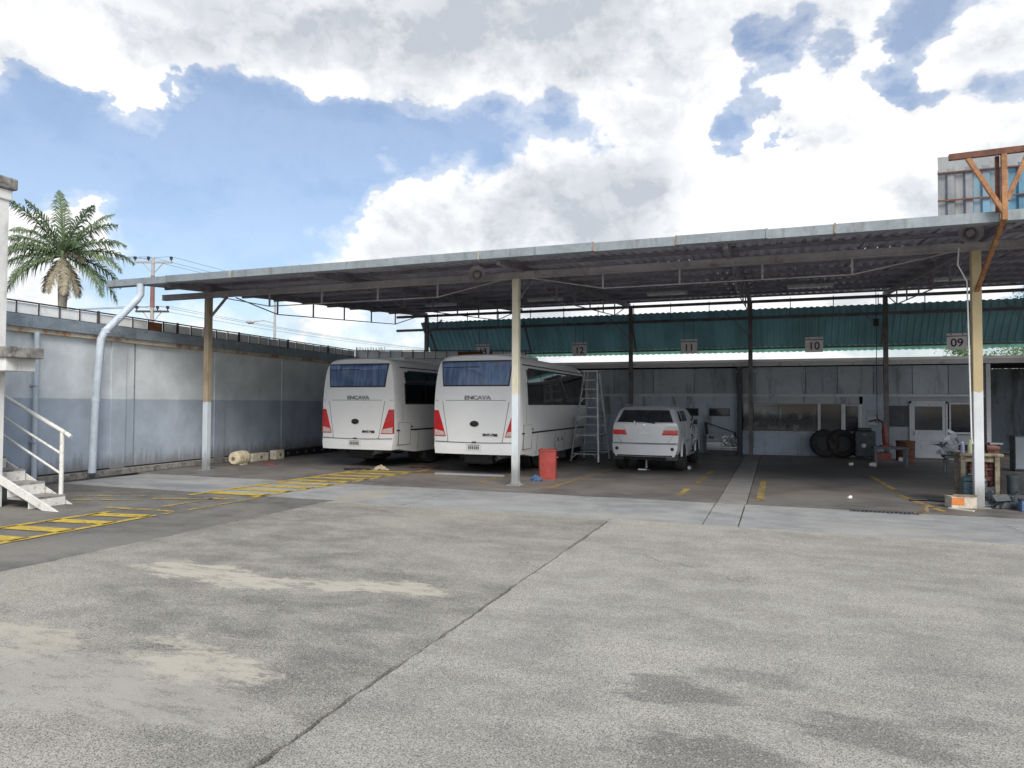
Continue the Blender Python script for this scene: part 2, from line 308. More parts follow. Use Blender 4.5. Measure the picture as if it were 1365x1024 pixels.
def paint(name, colr, keep):
    mt, t, b, pos = new_mat(name)
    t.put(b.inputs['Base Color'], t.mix(t.mr(t.noise(pos, 9, 5), .3, .7), tuple(c*.72 for c in colr), colr)); b.inputs['Roughness'].default_value = .8
    f = t.mr(t.math('ADD', t.math('MULTIPLY', t.noise(t.vm('MULTIPLY', pos, (.7, 1.5, 1)), 3, 9, .72), .75), t.math('MULTIPLY', t.noise(pos, 45, 3, .7), .25)), keep-.03, keep+.05)
    tr = t.node('ShaderNodeBsdfTransparent'); mx = t.node('ShaderNodeMixShader'); t.put(mx.inputs[0], f)
    t.l.new(tr.outputs[0], mx.inputs[1]); t.l.new(b.outputs[0], mx.inputs[2]); t.l.new(mx.outputs[0], t.n['Material Output'].inputs[0])
YEL = (.52, .385, .07)
paint('yellow_fresh', (.58, .42, .06), .425); paint('yellow_worn', (.48, .35, .09), .485); paint('yellow_faded', (.40, .27, .08), .455); paint('white_worn', (.5, .48, .42), .5)

# ------------------------------------------------------------------ mesh helper
class MB:
    def __init__(s): s.v = []; s.f = []; s.mi = []; s.cur = 0
    def add(s, vs, fs, mx=None):
        o = len(s.v)
        s.v += [tuple(mx @ Vector(p)) if mx else tuple(p) for p in vs]
        s.f += [tuple(i+o for i in f) for f in fs]; s.mi += [s.cur]*len(fs); return s
    def box(s, x0, x1, y0, y1, z0, z1, mx=None):
        vs = [(x, y, z) for z in (z0, z1) for y in (y0, y1) for x in (x0, x1)]
        return s.add(vs, [(0, 2, 3, 1), (4, 5, 7, 6), (0, 1, 5, 4), (2, 6, 7, 3), (0, 4, 6, 2), (1, 3, 7, 5)], mx)
    def bar(s, a, b, wx, wy=None, upv=(0, 0, 1)):
        """rectangular bar from a to b"""
        wy = wy or wx; a, b = Vector(a), Vector(b); d = (b-a).normalized(); u = Vector(upv)
        if abs(d.dot(u)) > .98: u = Vector((0, 1, 0))
        x = d.cross(u).normalized()*wx/2; y = x.cross(d).normalized()*wy/2
        vs = [tuple(p+sx*x+sy*y) for p in (a, b) for sx, sy in ((-1, -1), (1, -1), (1, 1), (-1, 1))]
        return s.add(vs, [(3, 2, 1, 0), (4, 5, 6, 7), (0, 1, 5, 4), (1, 2, 6, 5), (2, 3, 7, 6), (3, 0, 4, 7)])
    def tube(s, pts, r, n=8, cap=True):
        pts = [Vector(p) for p in pts]; rs = r if isinstance(r, (list, tuple)) else [r]*len(pts)
        o = len(s.v); prev = None; vs = []
        for i, p in enumerate(pts):
            d = (pts[min(i+1, len(pts)-1)] - pts[max(i-1, 0)]).normalized()
            if prev is None:
                u = Vector((0, 0, 1)) if abs(d.z) < .9 else Vector((1, 0, 0)); x = d.cross(u).normalized()
            else: x = (prev - d*prev.dot(d)).normalized()
            prev = x; y = d.cross(x)
            for k in range(n):
                a = 2*math.pi*k/n; vs.append(tuple(p + (x*math.cos(a)+y*math.sin(a))*rs[i]))
        fs = [(i*n+k, i*n+(k+1) % n, (i+1)*n+(k+1) % n, (i+1)*n+k) for i in range(len(pts)-1) for k in range(n)]
        if cap: fs += [tuple(range(n-1, -1, -1)), tuple((len(pts)-1)*n+k for k in range(n))]
        return s.add(vs, fs)
    def lathe(s, prof, n=20, mx=None, close=True):
        vs = [(r*math.cos(2*math.pi*k/n), r*math.sin(2*math.pi*k/n), z) for r, z in prof for k in range(n)]
        fs = [(i*n+k, i*n+(k+1) % n, (i+1)*n+(k+1) % n, (i+1)*n+k) for i in range(len(prof)-1) for k in range(n)]
        if close: fs += [tuple(range(n-1, -1, -1)), tuple((len(prof)-1)*n+k for k in range(n))]
        return s.add(vs, fs, mx)
    def prism(s, poly, z0, z1, mx=None):
        n = len(poly); vs = [(x, y, z0) for x, y in poly] + [(x, y, z1) for x, y in poly]
        return s.add(vs, [tuple(range(n-1, -1, -1)), tuple(range(n, 2*n))] + [(i, (i+1) % n, n+(i+1) % n, n+i) for i in range(n)], mx)
    def build(s, name, mat, parent=None, smooth=False, bevel=0., mats=None):
        me = bpy.data.meshes.new(name); me.from_pydata(s.v, [], s.f)
        for mm in (mats or [mat]): me.materials.append(MATS[mm])
        if mats: me.polygons.foreach_set('material_index', s.mi)
        bm = bmesh.new(); bm.from_mesh(me); bmesh.ops.recalc_face_normals(bm, faces=bm.faces)
        if bevel: bmesh.ops.bevel(bm, geom=[e for e in bm.edges if e.is_manifold and e.calc_face_angle(0) > .6], offset=bevel, segments=2, affect='EDGES', profile=.5)
        bm.to_mesh(me); bm.free()
        if smooth:
            for p in me.polygons: p.use_smooth = True
            try: me.set_sharp_from_angle(angle=R(38))
            except Exception: pass
        return link(name, me, parent)
def link(name, me, parent=None):
    o = bpy.data.objects.new(name, me); COL.objects.link(o)
    if parent: o.parent = parent
    return o
def tag(o, label, cat, group=None):
    o['label'] = label; o['category'] = cat
    if group: o['group'] = group
    return o
def thing(name, label, cat, loc=(0, 0, 0), rz=0, group=None):
    o = bpy.data.objects.new(name, None); COL.objects.link(o); o.empty_display_size = .2
    o.location = loc; o.rotation_euler = (0, 0, rz); return tag(o, label, cat, group)
def struct(o, kind='structure'): o['kind'] = kind; return o
def copy_tree(o, parent=None):
    c = o.copy(); COL.objects.link(c)
    if parent: c.parent = parent
    for ch in list(o.children): copy_tree(ch, c)
    return c
def text_mesh(txt, size, mx, mat, name, parent, align='CENTER', bold=.0, thick=.004):
    cu = bpy.data.curves.new('t', 'FONT'); cu.body = txt; cu.size = size; cu.align_x = align; cu.align_y = 'CENTER'; cu.extrude = thick; cu.offset = bold
    to = bpy.data.objects.new('t', cu); COL.objects.link(to)
    me = bpy.data.meshes.new_from_object(to.evaluated_get(bpy.context.evaluated_depsgraph_get()))
    bpy.data.objects.remove(to); me.transform(mx); me.materials.clear(); me.materials.append(MATS[mat])
    return link(name, me, parent)
# text lies in the XZ plane facing -Y
FACE = lambda x, y, z: Matrix.Translation((x, y, z)) @ Matrix.Rotation(R(90), 4, 'X')

# ================================================================== GROUND
g = MB(); g.add([(-400, -100, -.08), (400, -100, -.08), (400, 600, -.08), (-400, 600, -.08)], [(0, 1, 2, 3)])
ground = struct(g.build('ground', 'earth'))
def slab(name, x0, x1, y0, y1, mat, z=0., jl=0., jr=0., jf=0., jb=0., step=.07):
    """thin slab whose edges are ragged by j* metres"""
    def edge(a, b, fixed, j, horizontal):
        n = max(2, int(abs(b-a)/step)) if j else 1; pts = []; wnd = 0
        for i in range(n):
            v = a+(b-a)*i/n; wnd = wnd*.8 + random.uniform(-1, 1)*j*.5
            d = wnd + (random.uniform(0, 1)**4)*j*.8*(1 if random.random() < .5 else -1)
            pts.append((v, fixed+d) if horizontal else (fixed+d, v))
        return pts
    poly = edge(x0, x1, y0, jf, True)+edge(y0, y1, x1, jr, False)+edge(x1, x0, y1, jb, True)+edge(y1, y0, x0, jl, False)
    b = MB(); b.prism(poly, z-.06, z)
    return struct(b.build(name, mat))
XJ = -2.36
slab('yard_slab', -7.45, XJ-.014, -6, 10.62, 'slab_left', 0, jr=.016, jl=.02)
slab('yard_slab', XJ+.014, 16, -6, 10.62, 'slab_right', 0, jl=.016)
slab('asphalt_lane', -14.4, -7.47, -6, 10.75, 'asphalt', -.006, jr=.012)
for x0, x1 in ((-14.45, -6.02), (-6.0, -1.02), (-1.0, -.52), (-.50, 16)):
    slab('apron_slab', x0, x1, 10.635 if x0 > -7 else 10.8, 13.06, 'apron', -.003, jl=.004, jb=.006, jf=.02)
slab('apron_slab', -7.43, -6.02, 10.635, 10.79, 'apron', -.003)
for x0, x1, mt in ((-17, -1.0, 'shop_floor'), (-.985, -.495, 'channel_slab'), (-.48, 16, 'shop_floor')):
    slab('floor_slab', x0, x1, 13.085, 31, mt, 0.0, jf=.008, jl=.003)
def mark(name, quads, mat, z=.004):
    b = MB()
    for q in quads: b.add([(x, y, z) for x, y in q], [(0, 1, 2, 3)])
    return struct(b.build(name, mat))
def stripe(a, b, wd):
    a, b = Vector(a), Vector(b); n = Vector((-(b-a).y, (b-a).x)).normalized()*wd/2
    return [tuple(a-n), tuple(b-n), tuple(b+n), tuple(a+n)]
# hatched walkway by the stairs
L0, L1 = Vector((-10.15, 5.2)), Vector((-9.95, 8.3)); K0, K1 = Vector((-8.95, 5.0)), Vector((-9.0, 8.3))
mark('walkway_marking', [stripe(L0, L1, .12), stripe(K0, K1, .12)] + [stripe(L0.lerp(L1, t_), K0.lerp(K1, t_+.06), .26) for t_ in (.1, .3, .5, .7, .9)], 'yellow_fresh')
mark('walkway_marking', [stripe((-11.9, 8.95), (-10.6, 9.5), .12), stripe((-12.2, 9.4), (-11.0, 9.9), .10), stripe((-10.6, 9.7), (-9.2, 10.2), .12), stripe((-9.6, 9.0), (-9.6, 10.5), .1), stripe((-10.4, 8.6), (-9.0, 8.7), .16), stripe((-8.95, 8.4), (-8.9, 10.5), .09)], 'yellow_worn')
mark('walkway_marking', [stripe((-10.35, 10.3), (-10.15, 16.2), .12), stripe((-9.05, 10.5), (-8.55, 16.6), .12)] + [stripe((-10.32+.03*i, 10.75+i*.62), (-9.0+.05*i, 10.85+i*.62), .27) for i in range(9)], 'yellow_fresh')
mark('bay_marking', [stripe((-6.15, 14.3), (-6.15, 17.2), .09), stripe((-4.42, 13.95), (-4.1, 19.6), .09), stripe((-6.1, 13.75), (-4.4, 13.95), .07)], 'yellow_faded')
mark('bay_marking', [stripe((-1.75, 13.9), (-1.72, 15.0), .13), stripe((-1.65, 16.2), (-1.6, 17.8), .13), stripe((-1.6, 18.3), (-1.56, 19.3), .11), stripe((-1.85, 13.75), (-1.15, 13.9), .06)], 'yellow_worn')
mark('bay_marking', [stripe((-.27, 13.7), (-.27, 15.6), .14), stripe((-.27, 15.8), (-.26, 17.5), .13), stripe((-.48, 13.65), (-.2, 13.72), .06)], 'yellow_worn')
mark('bay_marking', [stripe((2.62, 13.3), (2.25, 15.6), .12), stripe((2.3, 16.4), (2.2, 19.5), .1), stripe((2.3, 13.9), (3.3, 13.9), .06), stripe((-.3, 14.6), (2.3, 16.2), .04)], 'yellow_faded')
mark('apron_marking', [stripe((3.1, 12.9), (3.3, 11.2), .06)], 'white_worn')
# floor grate
gr = thing('drain_grate', 'slotted drain grate in the apron edge beside torn cardboard', 'grate', (1.16, 12.98, 0))
b = MB(); b.box(0, 1.0, -.12, .12, -.05, .002); b.build('pit', 'dark_interior', gr)
b = MB(); b.box(-.02, 1.02, -.14, -.12, -.05, .008); b.box(-.02, 1.02, .12, .14, -.05, .008); b.build('frame', 'steel', gr)
b0 = MB(); b0.bar((0, -.12, .004), (.05, .12, .004), .03, .008); s0 = b0.build('bar', 'steel', gr)
for i in range(1, 16):
    c_ = s0.copy(); COL.objects.link(c_); c_.location.x = i*.062
s0.location.x = .0
# ================================================================== CANOPY
YB, YF, YK = 14.24, 12.72, 26.0
XL, XR = -15.3, 10.2
zp = lambda y: 4.74 + .066*(y-YB)          # underside of the purlins
PT = .06
can = thing('workshop_canopy', 'long corrugated workshop canopy on steel posts with grey front gutter', 'canopy')
b = MB(); b.box(XL, XR, YB-.05, YB+.05, 4.47, 4.59); b.box(XL, XR, YB-.07, YB+.07, 4.59, 4.602); b.box(XL, XR, YB-.07, YB+.07, 4.458, 4.47)
b.build('front_beam', 'beam', can)
POSTS = [(-13.76, 'post_left'), (-5.25, 'post_mid'), (3.28, 'post_right')]
for x, mt in POSTS:
    b = MB(); b.box(x-.075, x+.075, YB-.075, YB+.075, .012, 4.462); p = b.build('post', mt, can, bevel=.012)
    b = MB(); b.box(x-.15, x+.15, YB-.15, YB+.15, 0, .014)
    for sx in (-1, 1):
        b.add([(x+sx*.075, YB-.01, .014), (x+sx*.14, YB-.01, .014), (x+sx*.075, YB-.01, .12), (x+sx*.075, YB+.01, .014), (x+sx*.14, YB+.01, .014), (x+sx*.075, YB+.01, .12)], [(0, 1, 2), (5, 4, 3), (0, 3, 4, 1), (1, 4, 5, 2), (2, 5, 3, 0)])
    b.build('base_plate', mt, p)
b = MB(); b.bar((-13.7, YB, 3.95), (-13.15, YB, 4.47), .05); b.build('brace', 'purlin', can)
b = MB(); b.bar((-5.2, YB+.02, 4.0), (-5.0, YB+.5, 4.63), .045); b.build('brace', 'purlin', can)
BX = [-13.55, -5.03, -.81, 3.42, 7.6]
for x in BX:
    b = MB(); b.box(x-.07, x+.07, YK-.07, YK+.07, 0, zp(YK)-.2); b.build('back_post', 'post_back', can)
    b = MB(); b.bar((x-.06, YK, 4.2), (x-.9, YK-.0, 5.1), .04) if x > -13 else b.bar((x+.05, YK, 4.55), (x+.7, YK, 5.2), .05)
    b.build('brace', 'purlin', can)
# rafters with underslung tie rods
for x in (-13.6, -9.4, -5.1, -.81, 3.4, 7.6):
    rf = MB(); rf.bar((x, 12.8, zp(12.8)-.075), (x, YK+.1, zp(YK)-.075), .09, .15); ro = rf.build('rafter', 'purlin', can)
    ns = 7; ys = [YB+.8+i*(YK-YB-1.6)/(ns-1) for i in range(ns)]
    dep = [0.06 if i in (0, ns-1) else .42 for i in range(ns)]
    pts = [(x, y, zp(y)-.16-d) for y, d in zip(ys, dep)]
    b = MB(); b.tube(pts, .016, 6); b.build('tie_rod', 'purlin', ro)
    for (px, py, pz), d in list(zip(pts, dep))[1:-1]:
        b = MB(); b.bar((px, py, pz), (px, py, pz+d), .035); b.build('strut', 'purlin', ro)
# front beam tie rods
for xa, xb in ((-13.4, -5.6), (-4.9, 2.9)):
    n = 6; xs = [xa+(xb-xa)*i/(n-1) for i in range(n)]
    pts = [(x, YB+.02, 4.46-(0 if i in (0, n-1) else .30)) for i, x in enumerate(xs)]
    b = MB(); b.tube(pts, .014, 6); b.build('tie_rod', 'beam', can)
    for p in pts[1:-1]: b = MB(); b.bar(p, (p[0], p[1], 4.46), .035); b.build('strut', 'beam', can)
# purlins
PY = [12.95, YB] + [YB+1.45*i for i in range(1, 9)]
for y in PY:
    b = MB(); b.box(XL+.05, XR, y-.03, y+.03, zp(y), zp(y)+PT); b.build('purlin', 'purlin', can)
# corrugated sheets, one course per purlin bay, lapped at the purlins
def corrugated(wd, ln, n, amp, thick=0.0):
    """trapezoidal sheet: x 0..wd, y 0..ln"""
    prof = []
    pitch = wd/n
    for i in range(n):
        for fx, fz in ((0, 0), (.42, 0), (.52, 1), (.90, 1)): prof.append((i*pitch+fx*pitch, fz*amp))
    prof.append((wd, 0))
    vs = [(x, y, z) for y in (0, ln) for x, z in prof]; k = len(prof)
    fs = [(i, i+1, k+i+1, k+i) for i in range(k-1)]
    if thick:
        o = len(vs); vs += [(x, y, z-thick) for x, y, z in vs]
        fs += [tuple(o+i for i in reversed(f)) for f in fs]
        fs += [(i, o+i, o+i+1, i+1) for i in range(k-1)]+[(k+i+1, o+k+i+1, o+k+i, k+i) for i in range(k-1)]
    return vs, fs
CW = 1.06; NXS = 24
YS = [YF-.01] + PY[2:] + [YK+.32]
SHEETS = 0
for ci in range(len(YS)-1):
    y0, y1 = YS[ci], YS[ci+1]+.16
    ln = math.hypot(y1-y0, .066*(y1-y0))
    vs, fs = corrugated(CW+.05, ln, 5, .032, .002)
    b = MB(); b.add(vs, fs); base = b.build('roof_sheet', 'roof_tin', can)
    tilt = math.atan(.066)+.013/(y1-y0)
    for i in range(NXS):
        o = base if i == 0 else base.copy()
        if i: COL.objects.link(o)
        o.location = (XL-.05+i*CW, y0-.08, zp(y0)+PT-.006+random.uniform(0, .007)); o.rotation_euler = (tilt, 0, random.uniform(-.002, .002)); SHEETS += 1
# gutter in sections
xs = [XL-.02]; 
while xs[-1] < XR: xs.append(xs[-1]+random.choice((1.05, 1.5, 1.9, 2.3)))
for i in range(len(xs)-1):
    x0, x1 = xs[i], xs[i+1]; dz = random.uniform(-.008, .008); dy = random.uniform(-.006, .006)
    b = MB(); yo = YF-.16+dy
    prof = [(yo, 4.57+dz), (yo-.012, 4.725+dz), (yo+.02, 4.735+dz), (yo+.02, 4.725+dz), (yo+.012, 4.725+dz), (yo+.014, 4.585+dz), (yo+.20, 4.585+dz), (yo+.20, 4.69+dz), (yo+.21, 4.69+dz), (yo+.21, 4.57+dz)]
    vs = [(x, y, z) for x in (x0+.004, x1-.002) for y, z in prof]; n = len(prof)
    b.add(vs, [tuple(range(n)), tuple(range(2*n-1, n-1, -1))]+[(k, (k+1) % n, n+(k+1) % n, n+k) for k in range(n)])
    b.build('gutter_section', 'gutter', can)
    b = MB(); b.box(x1-.014, x1+.014, yo-.022, yo+.225, 4.558, 4.566); b.box(x1-.014, x1+.014, yo-.022, yo-.016, 4.558, 4.738); b.build('gutter_strap', random.choice(('rusty_cream', 'gutter_strap', 'gutter')), can)
b = MB(); b.box(XL-.03, XL-.02, YF-.17, YF+.05, 4.575, 4.72); b.build('gutter_end', 'gutter', can)
# downpipes
dp = thing('downpipe', 'fat pale blue cranked downpipe from the canopy gutter to the kerb', 'pipe', (-14.35, 11.6, 0))
b = MB(); pth = [(.1, .98, 4.58), (.1, .98, 4.33), (.06, .92, 4.2), (-.02, .35, 3.55), (-.06, .2, 3.38), (-.1, .12, 3.2), (-.13, .04, 1.8), (-.15, 0, .14)]
b.tube(pth, .085, 14); b.build('pipe', 'pipe_blue', dp, smooth=True)
for p in (4, 6):
    q = pth[p]; b = MB(); b.lathe([(.0, -.05), (.095, -.05), (.095, .05), (0, .05)], 14, Matrix.Translation(q)); b.build('collar', 'pipe_blue', dp, smooth=True)

# ---- green lapped screen behind
gs = thing('green_screen', 'sloping dark green corrugated screen hung behind the canopy', 'screen')
GA, GZ, GB, GZB = 26.12, 5.12, 27.15, 3.84
ln = math.hypot(GB-GA, GZ-GZB); ang = math.atan2(GZB-GZ, GB-GA)
vs, fs = corrugated(.86, ln, 4, .045, .002); b = MB(); b.add(vs, fs); base = b.build('sheet', 'green_sheet', gs)
for i in range(29):
    o = base if i == 0 else base.copy()
    if i: COL.objects.link(o)
    o.location = (-13.9+i*.84, GA, GZ+random.uniform(-.006, .006)); o.rotation_euler = (ang, 0, random.uniform(-.004, .004))
vs, fs = corrugated(.86, .26, 4, .03, .002); b = MB(); b.add(vs, fs); base = b.build('lower_sheet', 'green_translucent', gs)
for i in range(29):
    o = base if i == 0 else base.copy()
    if i: COL.objects.link(o)
    o.location = (-13.9+i*.84, GB-.03, GZB+.035); o.rotation_euler = (ang, 0, 0)
for z, y, hh in ((4.79, 26.0-.11, .10), (5.36, 26.0-.11, .10), (3.80, 27.02, .06)):
    b = MB(); b.box(-14.9 if z > 4 else -13.8, 10.4, y-.04, y+.04, z-hh/2, z+hh/2); b.build('rail', 'post_back', gs)
for x in (-13.55, -9.3, -5.03, -.81, 3.42, 7.6):
    b = MB(); b.bar((x, 26.08, 5.0), (x, 27.04, 3.78), .06); b.build('arm', 'post_back', gs)
for i in range(18):
    x = -13+i*1.35; b = MB(); b.bar((x, 25.89, 4.84), (x, 25.89, 5.45), .025); b.build('hanger', 'post_back', gs)
# number boards
for num, x, z, lb in (('13', -10.94, 3.87, 'half hidden behind a bus roof'), ('12', -6.96, 3.83, 'above the step ladder'), ('11', -2.90, 3.84, 'above the silver car'), ('10', 1.24, 3.80, 'above the shelf window'), ('09', 5.42, 3.80, 'beside the ochre post')):
    t_ = thing('number_board', f'grey hanging board {lb} with number {num}', 'sign', (x, 25.85, z), 0, 'numbered bay boards')
    b = MB(); b.box(-.28, .28, -.012, .012, -.25, .16); b.build('plate', 'sign_grey', t_)
    b = MB(); b.box(-.285, .285, -.016, .016, .185, .26); hb = b.build('header', 'sign_grey', t_)
    b = MB(); b.box(-.28, .28, -.008, .008, .155, .19); b.build('gap_strip', 'sign_ink', t_)
    for sx in (-.16, .16):
        b = MB(); b.lathe([(.018, 0), (.018, .02)], 10, Matrix.Translation((sx, -.014, .222)) @ Matrix.Rotation(R(90), 4, 'X')); b.build('bolt', 'sign_ink', hb)
        b = MB(); b.bar((sx, 0, .25), (sx, .0, 1.0), .018); b.build('hanger', 'post_back', t_)
    text_mesh(num, .36, FACE(0, -.016, -.05), 'sign_ink', 'number', t_, bold=.004)
# fluorescent fixtures
for x, y, lb in ((-10.6, 21.4, 'over the left bus'), (-6.9, 21.4, 'over the bus nearest the drum'), (-3.05, 21.4, 'over the silver car'), (.93, 21.4, 'over the empty bay'), (4.5, 21.4, 'over the workbench bay')):
    t_ = thing('tube_light', f'twin tube light fixture under the canopy {lb}', 'light', (x, y, zp(y)-.12), 0, 'tube lights under the canopy')
    b = MB(); b.box(-.6, .6, -.09, .09, 0, .05); b.build('housing', 'frame_pale', t_)
    for sy in (-.05, .05):
        b = MB(); b.tube([(-.58, sy, -.02), (.58, sy, -.02)], .016, 8); b.build('tube', 'tube_white', t_)
    for sx in (-.5, .5): b = MB(); b.bar((sx, 0, .05), (sx, 0, .13), .02); b.build('bracket', 'purlin', t_)
# horn loudspeakers
for x, y, z, rz, lb in ((-6.05, 13.98, 4.54, .25, 'left of the middle post'), (3.05, 13.6, 4.62, -.05, 'above the ochre post')):
    t_ = thing('horn_loudspeaker', f'round grey horn loudspeaker on the canopy beam {lb}', 'loudspeaker', (x, y, z), rz, 'horn loudspeakers')
    mx = Matrix.Rotation(R(90), 4, 'X')
    b = MB(); b.lathe([(.05, -.12), (.07, 0), (.10, .08), (.16, .14), (.185, .155), (.185, .165), (.15, .150), (.09, .085), (.05, .03)], 24, mx, close=False); b.build('bell', 'horn_grey', t_, smooth=True)
    b = MB(); b.lathe([(.0, .02), (.075, .02), (.075, .09), (.06, .12), (0, .13)], 20, mx); b.build('inner_horn', 'horn_grey', t_, smooth=True)
    b = MB(); b.lathe([(0, -.26), (.07, -.25), (.08, -.1), (.05, -.08)], 16, mx); b.build('driver', 'horn_grey', t_, smooth=True)
    b = MB(); b.bar((0, .2, 0), (0, .26 if x < 0 else .62, -.02), .04); b.build('bracket', 'purlin', t_)
# rusty bracket frame on right post
tf = thing('rusty_sign_frame', 'orange rusty steel T-frame braced off the ochre post above the gutter', 'frame', (3.28, 12.42, 0))
b = MB(); b.bar((-.75, 0, 5.58), (1.2, 0, 5.62), .07, .09); b.build('top_bar', 'rust_dark', tf)
b = MB(); b.bar((-.035, 0, 4.55), (-.035, 0, 5.55), .07, .07); b.build('mast', 'rust_orange', tf)
b = MB(); b.bar((-.10, .09, 4.7), (-.10, .09, 5.55), .05, .05); b.build('mast', 'rust_dark', tf)
b = MB(); b.bar((-.05, 0.005, 4.68), (-.5, .005, 5.54), .07, .06); b.build('brace', 'rust_orange', tf)
b = MB(); b.bar((0.0, .005, 4.85), (.28, .005, 5.55), .06, .06); b.build('brace', 'rust_orange', tf)
b = MB(); b.bar((-.035, -.01, 4.60), (-.0, 1.76, 3.75), .06, .07); b.build('prop', 'rust_orange', tf)
b = MB(); b.tube([(-.28, 1.66, 4.5), (-.30, 1.66, 4.2), (-.16, 1.68, 3.9), (-.13, 1.70, 2.0), (-.12, 1.70, 1.2), (-.1, 1.72, 1.1)], .012, 6); 
tag(b.build('cable', 'plastic_white'), 'thin white cable hanging down the ochre post', 'cable').location = (3.28, 12.42, 0)
# tall tin panel above roof
tp = thing('tin_hoarding', 'tall grey and blue corrugated tin hoarding standing above the canopy roof', 'hoarding', (3.1, 16.2, 0))
for i in range(8):
    vs, fs = corrugated(.62, 1.56, 2, .05, .002); b = MB(); b.add(vs, fs); o = b.build('sheet', 'tin_old' if i < 1 else 'tin_mix' if i < 2 else 'tin_blue', tp)
    o.rotation_euler = (R(90), 0, 0); o.location = (i*.6, 0, 4.95)
    b = MB(); b.box(i*.6, i*.6+.6, -.03, -.02, 0, .33); o = b.build('top_sheet', 'tin_old', tp); o.location = (0, -.02, 6.44); o.rotation_euler = (R(-8), 0, 0)
for z in (5.86, 6.42):
    b = MB(); b.box(-.02, 4.8, -.10, -.07, z-.014, z+.014); b.build('rail', 'rust_dark', tp)
for x in (.2, 2.4, 4.6): b = MB(); b.box(x-.03, x+.03, .03, .09, 4.9, 6.7); b.build('stud', 'rust_dark', tp)

# ================================================================== LEFT WALL
SL = .065; ang = math.atan(SL)          # wall runs (-SL, 1)
bw = thing('boundary_wall', 'long grey and blue painted block wall with rusty metal fascia', 'wall', (-14.78, 11, 0), ang)
WY0, WY1 = -8, 13.0
def pc(name, mat, *a, par=bw, bev=0): b = MB(); b.box(*a); return b.build(name, mat, par, bevel=bev)
pc('wall_face', 'long_wall', -.25, 0, WY0, WY1, 0, 3.26)
pc('kerb', 'old_concrete', 0, .17, WY0, WY1, 0, .15, bev=.02)
pc('plinth_strip', 'joint_dark', 0, .03, WY0, WY1, .15, .18)  # thin dark strip where the wall meets the kerb top
for y in (1.55, 5.1, -1.4, 8.3): pc('pilaster', 'long_wall', 0, .035, y-.22, y+.22, .15, 3.24, bev=.01)
pc('seam', 'band_grey', .0, .012, 2.02, 2.05, .2, 3.2)
y = WY0
while y < WY1:
    L = 2.4; pc('fascia_board', 'band_grey', -.26, .16+random.uniform(-.004, .004), y+.006, min(y+L, WY1), 3.30, 3.56)
    pc('flashing', 'rusty_cream', -.2, .11+random.uniform(-.01, .01), y+.003, min(y+L, WY1), 3.20+random.uniform(-.006, .006), 3.298); y += L
# conduit along wall
dp2 = thing('wall_pipe', 'thin pale blue vertical pipe fixed to the long wall beside the stairs', 'pipe', (-14.62, 10.35, 0))
b = MB(); b.tube([(0, 0, .1), (0, 0, 3.22)], .055, 12); b.build('pipe', 'pipe_blue', dp2, smooth=True)
for z in (.9, 2.1): b = MB(); b.box(-.13, .06, -.065, .065, z-.02, z+.02); b.build('clip', 'pipe_blue', dp2)
# parapet fence of bars and sheets, two runs
def fence(par, L, z0, z1, sp):
    b = MB(); b.tube([(-.05, 0, z1), (-.05, L, z1)], .018, 6); b.build('top_rail', 'fence_metal', par)
    b = MB(); b.tube([(-.05, 0, z0+.03), (-.05, L, z0+.03)], .012, 6); b.build('bottom_rail', 'fence_metal', par)
    n = int(L/sp)
    for i in range(n+1):
        b = MB(); rr = .022 if i % 5 == 0 else .011; b.box(-.05-rr, -.05+rr, i*sp-rr, i*sp+rr, z0, z1+(.03 if i % 5 == 0 else 0)); b.build('baluster', 'fence_metal', par)
    for i in range(n):
        b = MB(); b.box(-.085, -.080, i*sp+.006, i*sp+sp-.006, z0+.004, z1-.028+random.uniform(-.008, .008)); b.build('infill_sheet', 'rust' if random.random() < .06 else 'fence_panel', par)
d = Vector((-math.sin(ang), math.cos(ang), 0))
f1 = thing('parapet_fence', 'low white sheet fence with dark bars along the long wall top', 'fence', Vector((-14.78, 11, 0))+d*-4.0+Vector((0, 0, 3.56)), ang)
fence(f1, 17.0, 0, .29, .5)
COR = Vector((-14.78, 11, 0))+d*13.0
rz2 = math.atan2(-(1/math.hypot(1, .38)), .38/math.hypot(1, .38))
bw2 = thing('rear_wall', 'plain grey rear wall behind the white buses', 'wall', COR, rz2)
b = MB(); b.box(-.1, .12, -.2, 6.9, 0, 3.5); b.build('wall_face', 'long_wall', bw2)
f2 = thing('parapet_fence', 'low barred fence on the rear wall behind the buses', 'fence', COR+Vector((0, 0, 3.50)), rz2)
fence(f2, 6.9, 0, .36, .45)
wc = thing('wire_tangle', 'tangled dark barbed wire coil at the fence corner', 'wire', COR+Vector((-.05, .1, 3.78)))
b = MB(); pts = []
for i in range(120):
    a = i*.55; pts.append((i*.009+random.uniform(-.03, .03), .08*math.cos(a)+i*.003, .10+.09*math.sin(a)+random.uniform(-.03, .03)))
b.tube(pts, .008, 4); b.build('coil', 'fence_metal', wc)
b = MB(); b.bar((0, 0, -.05), (0, 0, .2), .03); b.build('stake', 'fence_metal', wc)

